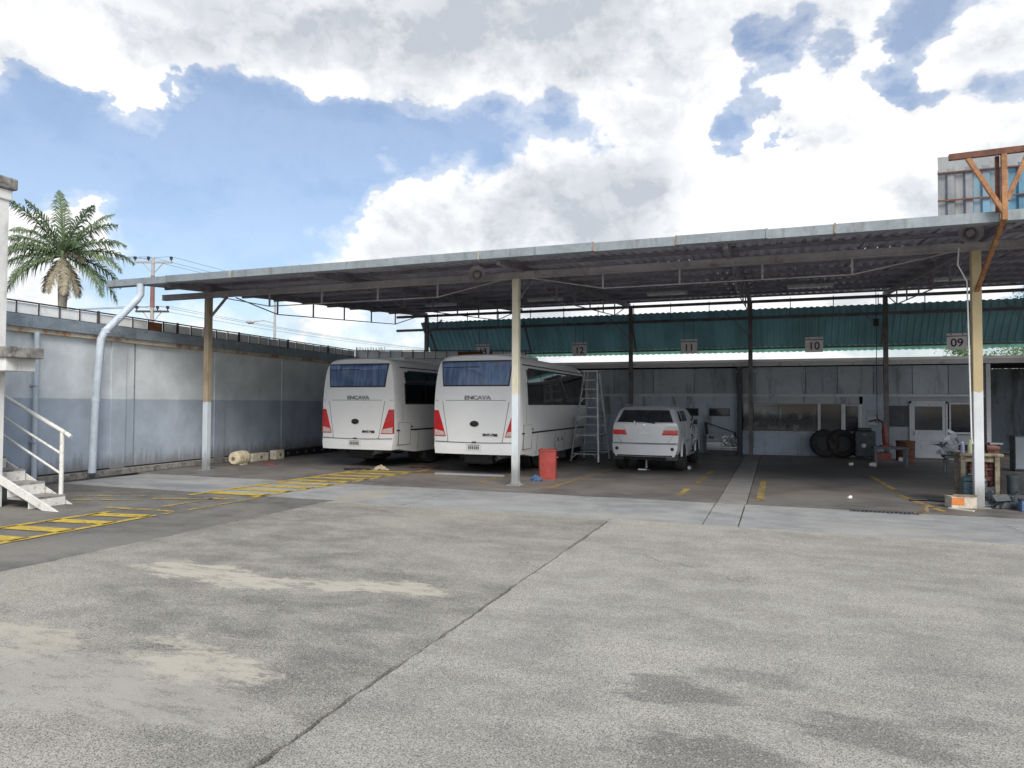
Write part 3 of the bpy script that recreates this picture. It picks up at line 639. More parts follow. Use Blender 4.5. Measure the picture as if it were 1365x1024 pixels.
# ---- building corner, slab and stairs at left
lb = thing('corner_building', 'white plastered building corner with weathered cornice beside the stairs', 'building', (-12.05, 8.0, 0))
b = MB(); b.box(-6, 0, -5, 0, 0, 5.26); b.build('wall', 'white_wall', lb)
b = MB(); b.box(-6, .035, -5, .035, 5.12, 5.30); b.build('string_course', 'white_wall', lb, bevel=.02)
b = MB(); b.box(-6, .09, -5, .09, 5.30, 5.50); b.build('cornice', 'old_concrete', lb, bevel=.03)
b = MB(); b.box(-4, .86, -.5, .05, 2.44, 2.62); b.build('door_hood', 'old_concrete', lb, bevel=.02)
b = MB(); b.box(-4, .70, -.45, .02, 2.24, 2.44); b.build('hood_beam', 'white_wall', lb)
st = thing('metal_stairs', 'small white steel stair with tube handrail beside the plastered corner', 'stairs', (-11.2, 8.0, 0))
b = MB(); 
def stringer(b, x0, z0, x1, z1, h, y0, y1):
    b.add([(x0, y0, z0), (x0-.32, y0, z0), (x1, y0, z1-h), (x1, y0, z1), (x0, y1, z0), (x0-.32, y1, z0), (x1, y1, z1-h), (x1, y1, z1)], [(0, 1, 2, 3), (7, 6, 5, 4), (0, 4, 5, 1), (1, 5, 6, 2), (2, 6, 7, 3), (3, 7, 4, 0)])
stringer(b, .52, .0, -2.6, 1.20, .16, -.06, -.02); b.build('stringer', 'stair_white', st)
b = MB(); stringer(b, -.05, .0, -2.8, 1.14, .12, .62, .65); b.build('stringer', 'stair_white', st)
for i in range(6):
    x = -.19-i*.5; z = .17+i*.20
    b = MB(); b.box(x-.5, x+.02, -.02, .60, z-.035, z); tr = b.build('tread', 'tread', st)
    b = MB(); b.box(x+.0, x+.025, -.02, .60, z-.20 if i else .0, z-.036); b.build('riser', 'stair_white', tr)
rail = [(-.18, 1.21), (-2.6, 2.18)]
b = MB(); b.tube([(-.06, .6, 1.15), (-.18, .6, 1.21), (-2.6, .6, 2.18)], .034, 10); b.build('handrail', 'stair_white', st, smooth=True)
b = MB(); b.tube([(-.27, .6, .155), (-.27, .6, 1.22)], .036, 10); b.build('newel', 'stair_white', st, smooth=True)
for dz in (.38, .72):
    b = MB(); b.tube([(-.27, .6, 1.23-dz), (-2.6, .6, 2.17-dz*.92)], .020, 8); b.build('mid_rail', 'stair_white', st, smooth=True)
b = MB(); b.tube([(-2.5, .6, 1.05), (-2.5, .6, 2.15)], .03, 10); b.build('newel', 'stair_white', st, smooth=True)

# ================================================================== BACK BUILDING
YW = 26.35
bb = thing('workshop_building', 'low grey workshop building with panelled front behind the empty bay', 'building', (0, YW, 0))
def bp(name, mat, *a, par=bb, bev=0): b = MB(); b.box(*a); return b.build(name, mat, par, bevel=bev)
bp('roof', 'roof_white', -8.7, 12, -.08, 6, 3.31, 3.36)
for i in range(13): bp('fascia_board', 'roof_white', -8.7+i*1.6+.004, -8.7+(i+1)*1.6, -.10, -.07, 3.27, 3.352)
for i in range(9): bp('eaves_board', 'frame_pale', -8.7+i*2.3+.006, -8.7+(i+1)*2.3, -.07, -.03, 3.12, 3.27)
bp('ceiling', 'dark_interior', -8.7, 12, 0, 6, 3.22, 3.30)  # near-black underside, part of the bay's shade put into colour
# left wall section
bp('wall', 'shop_wall', -8.7, -1.25, 0, .15, 0, 2.05)
for i in range(5): bp('panel', 'grey_panel' if i % 2 else 'grey_panel_b', -8.68+i*1.48, -8.68+i*1.48+1.46, .0, .05, 2.15, 3.06)
bp('rail', 'frame_pale', -8.7, -1.25, -.01, .06, 2.05, 2.15)
bp('corner_post', 'machine_dark', -1.27, -1.11, -.2, .1, 0, 3.1)
for x0, x1 in ((-3.32, -2.62), (-2.25, -1.53)): 
    o = bp('window', 'machine_dark', x0, x1, -.02, 0, 1.34, 1.62); bp('pane', 'shop_glass', x0+.03, x1-.03, -.026, -.018, 1.37, 1.59, par=o)
# window section
bp('sill_wall', 'shop_wall', -1.1, 2.66, .02, .15, 0, .80)
bp('sill', 'frame_pale', -1.1, 1.36, -.03, .16, .80, .835)
bp('upper_rail', 'frame_pale', -1.1, 6.3, -.02, .1, 2.05, 2.13)
bp('window_head', 'grey_panel', -1.1, 2.66, .03, .1, 1.80, 2.05)
for i, x in enumerate((-1.1, -.66, 1.0, 2.0, 3.1, 4.25, 5.28)):
    xe = (-.68, .98, 1.98, 3.08, 4.23, 5.26, 6.3)[i]
    bp('panel', 'grey_panel' if i % 2 else 'grey_panel_b', x, xe, 0, .05, 2.14, 3.08)
for x in (1.36, 2.10, 2.66): bp('mullion', 'frame_pale', x, x+.09, -.02, .1, .6 if x > 1.4 else .8, 1.80)
for x0, x1, z0 in ((-1.08, .1, .835), (.12, 1.36, .835)): bp('pane', 'clear_glass', x0, x1, .06, .066, z0, 1.80)
bp('pane', 'shop_glass', 1.45, 2.1, .06, .07, .80, 1.80)
wf = bp('window', 'frame_pale', 2.19, 2.68, -.01, .05, .82, 1.78); bp('pane', 'shop_glass', 2.23, 2.62, -.016, -.008, .86, 1.74, par=wf)
bp('wall', 'shop_wall', 2.76, 3.5, .0, .12, 0, 2.05)
bp('notice_sheet', 'grey_panel', 2.86, 3.35, -.012, -.001, 1.05, 1.62)
bp('notice', 'frame_pale', 2.92, 3.2, -.018, -.012, 1.1, 1.38)
bp('wall', 'grey_panel_b', 3.5, 4.18, .0, .12, 0, 2.05)
bp('window', 'machine_dark', 3.55, 4.12, -.012, 0, 1.05, 1.75)
dr = thing('shop_door', 'pale grey half glazed door standing open in the workshop front', 'door', (4.2, YW-.02, 0))
bp('leaf', 'door_pale', 0, .97, -.02, .02, .04, .95, par=dr)
for a in ((0, .09), (.88, .97)): bp('stile', 'door_pale', a[0], a[1], -.02, .02, .95, 1.82, par=dr)
bp('top_rail', 'door_pale', .09, .88, -.02, .02, 1.73, 1.82, par=dr)
bp('pane', 'shop_glass', .09, .88, -.005, .005, .95, 1.73, par=dr)
bp('door_frame', 'frame_pale', -.06, -.005, -.03, .04, 0, 1.90, par=dr); bp('door_frame', 'frame_pale', .975, 1.03, -.03, .04, 0, 1.90, par=dr)
bp('door_frame', 'frame_pale', -.06, 1.03, -.03, .04, 1.825, 1.9, par=dr)
b = MB(); b.tube([(.06, -.02, .9), (.06, -.07, .9), (.06, -.07, .78), (.06, -.02, .78)], .01, 6); b.build('handle', 'black', dr)
bp('wall', 'grey_panel_b', 4.14, 6.3, .06, .14, 0, .85); bp('wall', 'grey_panel_b', 4.14, 6.3, .061, .139, 1.83, 2.05)
wf = bp('window', 'frame_pale', 5.28, 5.98, -.02, .05, .85, 1.85); bp('pane', 'shop_glass', 5.33, 5.93, -.026, -.018, .90, 1.80, par=wf)
bp('wall', 'grey_panel_b', 5.98, 6.3, .06, .14, .85, 1.83)
bp('corner_post', 'frame_pale', 6.3, 6.42, -.08, .14, 0, 3.1)
bp('wall', 'dark_interior', 6.3, 6.42, .14, 5.9, 0, 3.2)  # side wall of the right bay, its shade painted in as near black
bp('wall', 'shop_wall', -8.7, 12, 5.9, 6.0, 0, 3.2); bp('wall', 'shop_wall', -8.7, -8.6, .15, 5.9, 0, 3.2); bp('wall', 'dark_interior', 11.9, 12, -1, 5.9, 0, 3.2)  # right end wall coloured near black so the bay looks shaded
bp('partition', 'grey_panel', -1.1, 2.7, 1.6, 1.65, 0, 2.4)
# shelves with parts behind the window
sh = thing('parts_shelf', 'cluttered shelf of parts seen through the workshop window', 'shelf', (-1.0, YW+.95, 0))
for z in (.78, 1.25, 1.72): bp('board', 'bench_grey', 0, 2.3, 0, .5, z-.03, z, par=sh)
for x in (0, 1.15, 2.27): bp('upright', 'steel', x, x+.03, 0, .03, 0, 1.9, par=sh)
for i in range(26):
    x = random.uniform(.05, 2.1); z = random.choice((.78, 1.25)); s_ = random.uniform(.06, .2); hh = random.uniform(.06, .34)
    o = tag(bp('parts_box', random.choice(('plastic_white', 'carton', 'steel', 'machine_dark', 'black', 'engine_red', 'silver_dull')), -s_/2, s_/2, -.1, .1, 0, hh, par=None, bev=.01), 'small box of parts on the shelf behind the workshop window', 'box', 'parts behind the workshop window')
    o.location = (x-1.0, YW+.95+random.uniform(.12, .38), z); o.rotation_euler.z = random.uniform(-.5, .5)
def crumple(nm, label, cat, mat, c, sx, sy, sz, seed, grp=None):
    """bent sheet-metal lump built from many folded strips"""
    rnd = random.Random(seed); t_ = thing(nm, label, cat, c, 0, grp)
    b = MB()
    for i in range(16):
        p = Vector((rnd.uniform(-sx, sx), rnd.uniform(-sy, sy), rnd.uniform(.02, sz))); pts = [p]
        for k in range(4): pts.append(pts[-1]+Vector((rnd.uniform(-.25, .25), rnd.uniform(-.12, .12), rnd.uniform(-.14, .14))))
        wv = Vector((rnd.uniform(-.05, .05), .03, rnd.uniform(.03, .12)))
        for q in pts: q.z = max(.01, q.z)
        vs = []
        for q in pts: vs += [tuple(q), tuple(Vector((q.x+wv.x, q.y+wv.y, max(.0, q.z+wv.z))))]
        b.add(vs, [(2*k, 2*k+1, 2*k+3, 2*k+2) for k in range(4)])
    b.build('bent_strips', mat, t_)
    b = MB(); 
    for i in range(7):
        a = Vector((rnd.uniform(-sx, sx), rnd.uniform(-sy, sy), rnd.uniform(0, sz*.7))); q = a+Vector((rnd.uniform(-.4, .4), rnd.uniform(-.1, .1), rnd.uniform(0, .25))); b.tube([a, (a+q)/2+Vector((0, 0, .05)), q], .014, 6)
    b.build('rods', 'machine_dark', t_); return t_
crumple('body_panel_scrap', 'dark crumpled car panels heaped inside the workshop window', 'scrap', 'silver_dull', (-.35, YW+.5, .83), .45, .12, .45, 4)
t_ = thing('window_table', 'work table under the crumpled panels inside the window', 'table', (-.95, YW+.25, 0))
bp('top', 'bench_grey', 0, 2.2, 0, .5, .78, .82, par=t_)
for x in (.04, 2.12): 
    for y in (.04, .44): bp('leg', 'bench_grey', x, x+.04, y, y+.04, 0, .78, par=t_)

# ================================================================== BUSES
def interp(tb, z):
    if z <= tb[0][0]: return tb[0][1]
    for (a, b), (c, d_) in zip(tb, tb[1:]):
        if z <= c: return b+(d_-b)*(z-a)/(c-a)
    return tb[-1][1]
def boolean(o, cutters):
    for cu in cutters:
        md = o.modifiers.new('b', 'BOOLEAN'); md.object = cu; md.operation = 'DIFFERENCE'; md.solver = 'EXACT'; md.material_mode = 'TRANSFER'
    dg = bpy.context.evaluated_depsgraph_get(); dg.update()
    me = bpy.data.meshes.new_from_object(o.evaluated_get(dg)); o.modifiers.clear(); old = o.data; o.data = me; me.name = old.name
    for cu in cutters: bpy.data.objects.remove(cu)
    try: me.set_sharp_from_angle(angle=R(35))
    except Exception: pass
class Shell:
    """closed vehicle body: prof(z) half width, rear(x,z) rear surface, ztop(y), zbot(y), end taper at the front"""
    def patch(s, fn, bl, br, tr, tl, nu=8, nv=6, off=.006, depth=.02):
        b = MB(); P = lambda u, v, o: fn((bl[0]*(1-u)+br[0]*u)*(1-v)+(tl[0]*(1-u)+tr[0]*u)*v, (bl[1]*(1-u)+br[1]*u)*(1-v)+(tl[1]*(1-u)+tr[1]*u)*v, o)
        vs = [P(i/nu, j/nv, off) for j in range(nv+1) for i in range(nu+1)]
        n = nu+1; fs = [(j*n+i, j*n+i+1, (j+1)*n+i+1, (j+1)*n+i) for j in range(nv) for i in range(nu)]
        ring = [(i, 0) for i in range(nu)]+[(nu, j) for j in range(nv)]+[(i, nv) for i in range(nu, 0, -1)]+[(0, j) for j in range(nv, 0, -1)]
        o = len(vs); vs += [P(i/nu, j/nv, off-depth) for i, j in ring]
        m_ = len(ring); fs += [(ring[k][1]*n+ring[k][0], o+k, o+(k+1) % m_, ring[(k+1) % m_][1]*n+ring[(k+1) % m_][0]) for k in range(m_)]
        b.add(vs, fs); return b
BPROF = [(.36, 1.15), (.6, 1.185), (.9, 1.2), (1.7, 1.2), (2.2, 1.175), (2.6, 1.12), (2.8, 1.06), (2.9, .98), (2.965, .82), (2.99, .5), (3.0, .0)]
BL = 6.9
def bus_rear(x, z): return .02 + .05*max(0, (z-1.55))**2/1.0 + .10*max(0, z-2.75)*2 + .10*(abs(x)/1.15)**3 - (.03 if z < .80 else 0)
BR_ = lambda x, z, o: (x, bus_rear(x, z)-o, z)
BS_ = lambda y, z, o, sd=1: (sd*(interp(BPROF, z)+o), y, z)
def make_bus(name, label, loc, rz):
    root = thing(name, label, 'bus', loc, rz, 'white buses parked under the canopy'); S = Shell()
    zl = [.36, .45, .55, .7, .79, .80, .9, 1.1, 1.3, 1.5, 1.7, 1.9, 2.1, 2.3, 2.5, 2.65, 2.8, 2.87, 2.92, 2.95, 2.975, 2.99, 3.0]
    yl = [0, .05, .15, .35, .7, 1.2, 1.7, 2.3, 3, 4, 5, 5.8, 6.3, 6.6, 6.8, 6.9]
    def zb(y): return .50 if y < .36 else (.50-.10*min(1, (y-.35)/.85))
    def ring(k):
        y = yl[k]; pts = []
        for z in zl:
            t_ = (z-.36)/2.64; z0 = zb(y); zz = z0+(3.0-z0)*t_
            ts = {0: .965, 1: .985, 2: .995}.get(k, 1.0)
            if y > 5.7: ts = 1-.10*((y-5.7)/1.2)**2.5
            hw = interp(BPROF, max(z, .36))*ts
            ztop = 1-(.012 if k == 0 else .004 if k == 1 else 0)
            if y > 5.7: zz -= (zz-.4)*.06*((y-5.7)/1.2)**2
            yy = y
            if k < 4: yy = bus_rear(hw, zz)+y*1.0 if k else bus_rear(hw, zz)
            pts.append((hw, yy, zz*ztop))
        return pts
    nx = 14; b = MB(); vs = []; idx = {}
    rings = [ring(k) for k in range(len(yl))]
    nz = len(zl)
    # rear cap grid then side rings around
    for k, rg in enumerate(rings):
        loop = [(-x, y, z) for x, y, z in rg] + [(x, y, z) for x, y, z in reversed(rg[:-1])]
        idx[k] = len(vs); vs += loop
    nl = 2*nz-1; fs = []
    for k in range(len(yl)-1):
        for i in range(nl-1): fs.append((idx[k]+i, idx[k]+i+1, idx[k+1]+i+1, idx[k+1]+i))
        fs.append((idx[k]+nl-1, idx[k], idx[k+1], idx[k+1]+nl-1))
    # rear grid
    o = len(vs); gi = {}
    for j, (x, y, z) in enumerate(rings[0][:-1]):
        for i in range(nx+1):
            if i == 0: gi[i, j] = idx[0]+j
            elif i == nx: gi[i, j] = idx[0]+nl-1-j
            else:
                xx = -x+2*x*i/nx; gi[i, j] = len(vs); vs.append((xx, bus_rear(xx, z), z))
    for j in range(nz-2):
        for i in range(nx): fs.append((gi[i, j], gi[i+1, j], gi[i+1, j+1], gi[i, j+1]))
    fs.append(tuple(gi[i, nz-2] for i in range(nx+1))+(idx[0]+nz-1,))
    kf = idx[len(yl)-1]; fs.append(tuple(kf+i for i in range(nl)))
    b.add(vs, fs); body = b.build('body', 'bus_white', root, smooth=True)
    cuts = []
    for yw in (2.25, 5.5):
        c_ = MB(); c_.lathe([(.52, -1.5), (.52, -.85)], 28, Matrix.Translation((0, yw, .46)) @ Matrix.Rotation(R(90), 4, 'Y')); c_.lathe([(.52, .85), (.52, 1.5)], 28, Matrix.Translation((0, yw, .46)) @ Matrix.Rotation(R(90), 4, 'Y'))
        cuts.append(c_.build('cut', 'dark_interior'))
    boolean(body, cuts)
    W_ = lambda nm, mat, *q, par=root, fn=BR_, **kw: S.patch(fn, *q, **kw).build(nm, mat, par, smooth=True)
    gk = W_('window_seal', 'black', (-.90, 2.18), (.90, 2.18), (.97, 2.83), (-.97, 2.83), off=.004)
    W_('rear_window', 'bus_glass', (-.87, 2.215), (.87, 2.215), (.935, 2.795), (-.935, 2.795), off=.010)
    W_('shade_bar', 'black', (-.91, 2.655), (.1, 2.655), (.1, 2.675), (-.91, 2.675), off=.014, depth=.004, par=gk, nv=1)
    # panel gaps
    def gap(pts, par=body, wd=.011):
        for a, c_ in zip(pts, pts[1:]):
            a, c_ = Vector(a), Vector(c_); n = Vector((-(c_-a).y, (c_-a).x)).normalized()*wd/2
            W_('panel_gap', 'bus_gap', tuple(a-n), tuple(c_-n), tuple(c_+n), tuple(a+n), off=.003, depth=.01, nu=6, nv=1, par=par)
    gap([(-1.12, 1.83), (1.12, 1.83)]); gap([(-1.12, .80), (-.35, .785), (.35, .785), (1.12, .80)])
    gap([(-.73, .79), (-.80, 1.2), (-.90, 1.80)]); gap([(.73, .79), (.80, 1.2), (.90, 1.80)])
    for sx in (-1, 1):
        W_('badge_recess', 'sign_grey', (sx*.78-.09, 1.56), (sx*.78+.09, 1.56), (sx*.78+.09, 1.70), (sx*.78-.09, 1.70), off=.004) if False else None
        q = [(sx*.80, .93), (sx*1.165, .93), (sx*1.16, 1.58), (sx*1.02, 1.58)]
        if sx < 0: q = [q[1], q[0], q[3], q[2]]
        hl = W_('tail_light', 'lamp_red', *q, off=.016, depth=.03, nu=6)
        q = [(sx*.82, .95), (sx*1.13, .95), (sx*1.13, 1.10), (sx*.87, 1.05)]
        if sx < 0: q = [q[1], q[0], q[3], q[2]]
        W_('lamp_base', 'lamp_clear', *q, off=.021, depth=.012, par=hl, nu=4, nv=2)
        for zz in (1.22, 1.38):
            xi = .80+.22*(zz-.93)/.65+.01; q = [(sx*xi, zz), (sx*1.155, zz), (sx*1.155, zz+.008), (sx*(xi+.003), zz+.008)]
            if sx < 0: q = [q[1], q[0], q[3], q[2]]
            W_('lens_rib', 'machine_red', *q, off=.021, depth=.008, par=hl, nu=4, nv=1)
    b = MB(); b.lathe([(0, 0), (.115, 0), (.115, .015), (.09, .022), (0, .024)], 24, Matrix.Translation((0, bus_rear(0, 1.25), 1.25)) @ Matrix.Rotation(R(90), 4, 'X') @ Matrix.Diagonal((1, .62, 1, 1))); em = b.build('emblem', 'black', root, smooth=True)
    b = MB(); b.lathe([(.118, 0), (.118, .012), (.126, .012), (.126, 0)], 24, Matrix.Translation((0, bus_rear(0, 1.25)-.004, 1.25)) @ Matrix.Rotation(R(90), 4, 'X') @ Matrix.Diagonal((1, .62, 1, 1)), close=False); b.build('ring', 'chrome', em)
    text_mesh('ENCAVA', .135, FACE(.08, bus_rear(0, 1.9)-.012, 1.895) @ Matrix.Diagonal((1.35, 1, 1, 1)), 'steel', 'lettering', root, bold=.003, thick=.006)
    text_mesh('ENT-900', .085, FACE(.42, bus_rear(.42, .97)-.010, .975) @ Matrix.Diagonal((1.25, 1, 1, 1)), 'black', 'lettering', root, bold=.004, thick=.005)
    W_('lid_catch', 'black', (-.06, .785), (.06, .785), (.05, .81), (-.05, .81), off=.02, depth=.025, nu=3, nv=1)
    pl = W_('number_plate', 'plate', (-.20, .585), (.20, .585), (.20, .745), (-.20, .745), off=.014, depth=.016)
    W_('plate_header', 'plate_ink', (-.15, .715), (.15, .715), (.15, .73), (-.15, .73), off=.017, depth=.004, par=pl, nu=2, nv=1)
    for i in range(6):
        x = -.145+i*.05; W_('character', 'plate_ink', (x, .62), (x+.034, .62), (x+.034, .695), (x, .695), off=.017, depth=.004, par=pl, nu=1, nv=1)
    for sd in (1, -1):
        fn = lambda y, z, o, sd=sd: BS_(y, z, o, sd)
        W2 = lambda nm, mat, y0, y1, z0, z1, par=root, off=.006, **kw: S.patch(fn, (y0, z0), (y1, z0), (y1, z1), (y0, z1), off=off, depth=.03, **kw).build(nm, mat, par, smooth=True)
        W2('glass_band', 'black', .62, 6.35, 1.72, 2.66, off=.003)
        for y0, y1 in ((.68, 1.75), (1.79, 2.85), (2.89, 3.95), (3.99, 5.05), (5.09, 6.28)): W2('side_window', 'side_glass', y0, y1, 1.77, 2.61, off=.009)
        W2('moulding', 'black', .22, .35, 1.0, 1.035, off=.016, nv=1); W2('moulding', 'black', .92, 6.5, 1.0, 1.04, off=.016, nv=1)
        for q in ((.30, .92, 1.22, 1.226), (.30, .92, .62, .626)): W2('panel_gap', 'bus_gap', *q, off=.003, nu=2, nv=1)
        for q in ((.30, .306, .62, 1.22), (.915, .921, .62, 1.22), (1.35, 1.356, .45, .98), (2.95, 2.956, .45, .98), (3.9, 3.906, .45, .98), (4.8, 4.806, .45, .98), (.5, .506, 1.25, 2.7)): W2('panel_gap', 'bus_gap', *q, off=.003, nu=1, nv=6)
        for y in (.95, 3.2, 3.6): W2('vent', 'black', y, y+.08, .70 if y > 1 else 1.08, .80 if y > 1 else 1.13, off=.006, nu=1, nv=1)
        W2('gutter_strip', 'black', .5, 6.3, 2.72, 2.745, off=.02, nv=1)
        for yw in (2.25, 5.5):
            mx = Matrix.Translation((sd*1.0, yw, .44)) @ Matrix.Rotation(R(90), 4, 'Y')
            b = MB(); b.lathe([(.25, -.13), (.40, -.14), (.44, -.10), (.44, .10), (.40, .14), (.25, .13)], 28, mx); wh = b.build('wheel', 'rubber', root, smooth=True)
            b = MB(); b.lathe([(0, -.02), (.1, -.02), (.24, .0), (.25, .13), (.25, -.13)], 24, mx if sd > 0 else mx @ Matrix.Rotation(R(180), 4, 'X')); b.build('rim', 'steel', wh, smooth=True)
            if yw < 3:
                mx = Matrix.Translation((sd*.68, yw, .44)) @ Matrix.Rotation(R(90), 4, 'Y'); b = MB(); b.lathe([(.1, -.13), (.40, -.14), (.44, -.10), (.44, .10), (.40, .14), (.1, .13)], 28, mx); b.build('wheel', 'rubber', root, smooth=True)
    # running gear and roof
    b = MB(); b.box(-.62, .62, .5, 6.0, .36, .52); b.build('chassis', 'dark_interior', root)
    b = MB(); b.box(-.45, .35, .35, 1.3, .22, .5); b.build('engine_sump', 'black', root, bevel=.05)
    b = MB(); b.tube([(-.9, 2.25, .44), (.9, 2.25, .44)], .1, 10); b.lathe([(0, -.22), (.2, -.12), (.2, .12), (0, .22)], 14, Matrix.Translation((0, 2.25, .44)) @ Matrix.Rotation(R(90), 4, 'X')); b.build('axle', 'black', root, smooth=True)
    b = MB(); b.tube([(.62, .9, .42), (.62, .10, .42), (.60, .02, .40)], .05, 12, cap=False); b.build('exhaust', 'steel', root, smooth=True)
    for sx in (-1, 1): b = MB(); b.box(sx*.98-.22, sx*.98+.22, 2.82, 2.84, .16, .50); b.build('mudflap', 'rubber', root)
    b = MB(); b.box(-.55, .55, 1.6, 3.4, 2.985, 3.10); b.build('roof_unit', 'bus_white', root, bevel=.05)
    return root
make_bus('white_bus', 'white midi bus parked beside the long grey wall', (-10.72, 16.42, 0), R(-2.0))
make_bus('white_bus', 'white midi bus parked behind the middle post and red drum', (-7.0, 16.0, 0), 0)

# ================================================================== SILVER SUV
SPROF = [(.40, .78), (.5, .84), (.62, .875), (.9, .885), (1.1, .88), (1.22, .855), (1.28, .835), (1.5, .765), (1.62, .71), (1.68, .62), (1.705, .40), (1.71, 0)]
def suv_rear(x, z):
    base = 0 if z < .72 else .07*min(1, (z-.72)/.04)
    if z > 1.0: base += .06*(z-1.0)
    if z > 1.26: base += .62*(z-1.26)
    if z > 1.62: base += .9*(z-1.62)
    return base + .13*(abs(x)/.88)**2.6
SR_ = lambda x, z, o: (x, suv_rear(x, z)-o, z)
SS_ = lambda y, z, o: (interp(SPROF, z)+o, y, z)
def make_suv():
    root = thing('silver_suv', 'silver off-road car under repair with its front door removed', 'car', (-3.2, 18.25, 0), R(-1.5)); S = Shell()
    zl = [.40, .46, .55, .65, .71, .76, .85, .95, 1.05, 1.15, 1.22, 1.26, 1.30, 1.4, 1.5, 1.58, 1.63, 1.67, 1.695, 1.705, 1.71]
    yl = [0, .05, .16, .4, .8, 1.2, 1.6, 2.0, 2.4, 2.55, 2.7, 2.85, 3.0, 3.15, 3.3, 3.45, 3.7, 4.0, 4.3, 4.45, 4.52]
    zt = lambda y: interp([(0, 1.71), (2.3, 1.71), (2.6, 1.66), (3.35, 1.17), (3.6, 1.12), (4.2, 1.04), (4.42, .92), (4.52, .75)], y)
    def ring(k):
        y = yl[k]; pts = []
        for z in zl:
            top = zt(y); zz = min(z, top - (1.71-z)*.05) if z > .9 else min(z, top-.02)
            zz = max(zz, .40+ (z-.4)*.01)
            hw = interp(SPROF, zz)*({0: .97, 1: .985}.get(k, 1.0))
            if z > 1.70: hw = 0
            elif zz < z-.02: hw *= max(0., 1-((z-zz)/.8)**1.2*.55)
            if y > 3.6: hw *= 1-.16*((y-3.6)/.92)**2
            yy = y
            if k < 5:
                f = 1-k/5
                yy = suv_rear(hw, zz)*f**.5 + y*(1 if k else 0) + (0 if k == 0 else 0)
                yy = max(yy, suv_rear(hw, zz)+.012*k) if k else suv_rear(hw, zz)
            pts.append((hw, yy, zz))
        return pts
    rings = [ring(k) for k in range(len(yl))]
    for k in range(1, len(rings)):
        rings[k] = [(a[0], max(a[1], p[1]+.004), a[2]) for a, p in zip(rings[k], rings[k-1])]
    nz = len(zl); nx = 12; b = MB(); vs = []; idx = {}; fs = []; nl = 2*nz-1
    for k, rg in enumerate(rings):
        idx[k] = len(vs); vs += [(-x, y, z) for x, y, z in rg] + [(x, y, z) for x, y, z in reversed(rg[:-1])]
    for k in range(len(yl)-1):
        for i in range(nl-1): fs.append((idx[k]+i, idx[k]+i+1, idx[k+1]+i+1, idx[k+1]+i))
        fs.append((idx[k]+nl-1, idx[k], idx[k+1], idx[k+1]+nl-1))
    gi = {}
    for j, (x, y, z) in enumerate(rings[0][:-1]):
        for i in range(nx+1):
            if i == 0: gi[i, j] = idx[0]+j
            elif i == nx: gi[i, j] = idx[0]+nl-1-j
            else: xx = -x+2*x*i/nx; gi[i, j] = len(vs); vs.append((xx, suv_rear(xx, z), z))
    for j in range(nz-2):
        for i in range(nx): fs.append((gi[i, j], gi[i+1, j], gi[i+1, j+1], gi[i, j+1]))
    fs.append(tuple(gi[i, nz-2] for i in range(nx+1))+(idx[0]+nz-1,))
    kf = idx[len(yl)-1]; fs.append(tuple(kf+i for i in range(nl)))
    b.add(vs, fs); body = b.build('body', 'silver', root, smooth=True)
    cuts = []
    for yw in (.92, 3.55):
        c_ = MB(); c_.lathe([(.43, -1.2), (.43, -.6)], 28, Matrix.Translation((0, yw, .40)) @ Matrix.Rotation(R(90), 4, 'Y')); c_.lathe([(.43, .6), (.43, 1.2)], 28, Matrix.Translation((0, yw, .40)) @ Matrix.Rotation(R(90), 4, 'Y')); cuts.append(c_.build('cut', 'dark_interior'))
    c_ = MB(); c_.box(.55, 1.2, 2.02, 3.05, .52, 1.55); cuts.append(c_.build('cut', 'dark_interior'))
    boolean(body, cuts)
    W_ = lambda nm, mat, *q, par=root, fn=SR_, **kw: S.patch(fn, *q, **kw).build(nm, mat, par, smooth=True)
    W_('rear_window', 'suv_glass', (-.735, 1.285), (.735, 1.285), (.60, 1.60), (-.60, 1.60), off=.006)
    W_('spoiler', 'silver', (-.58, 1.63), (.58, 1.63), (.54, 1.67), (-.54, 1.67), off=.10, depth=.11, nv=2)
    wp = W_('wiper_mount', 'black', (.22, 1.255), (.28, 1.255), (.27, 1.285), (.23, 1.285), off=.03, depth=.03, nu=2, nv=1)
    b = MB(); b.bar((.24, suv_rear(.24, 1.27)-.03, 1.27), (-.30, suv_rear(.3, 1.31)-.025, 1.32), .016); b.build('arm', 'black', wp)
    b = MB(); b.bar((-.25, suv_rear(.25, 1.25)-.03, 1.17), (-.25, suv_rear(.25, 1.25)-.03, 1.32), .03, .015); b.build('paper_tag', 'plastic_white', wp)
    for sx in (-1, 1):
        q = [(sx*.455, .955), (sx*.85, .955), (sx*.85, 1.085), (sx*.50, 1.085)]; q2 = [(sx*.50, 1.085), (sx*.85, 1.085), (sx*.82, 1.19), (sx*.555, 1.195)]
        if sx < 0: q = [q[1], q[0], q[3], q[2]]; q2 = [q2[1], q2[0], q2[3], q2[2]]
        tl = W_('tail_light', 'lamp_red', *q, off=.014, depth=.03); W_('reverse_lens', 'plate', *q2, off=.012, depth=.03, par=tl)
        b = MB(); b.lathe([(0, 0), (.045, 0), (.045, .01), (0, .01)], 14, Matrix.Translation((sx*.72, suv_rear(.72, .60)-.004, .60)) @ Matrix.Rotation(R(90), 4, 'X')); b.build('fog_lamp', 'black', root)
        W_('wheel_flap', 'machine_dark', (sx*.70-.15, .31), (sx*.70+.15, .31), (sx*.70+.15, .46), (sx*.70-.15, .46), off=-.06, depth=.02)
    W_('plate_garnish', 'silver', (-.36, 1.12), (.40, 1.12), (.40, 1.155), (-.36, 1.155), off=.022, depth=.03, nv=1)
    pl = W_('number_plate', 'plate', (-.17, .955), (.17, .955), (.17, 1.09), (-.17, 1.09), off=.012, depth=.016)
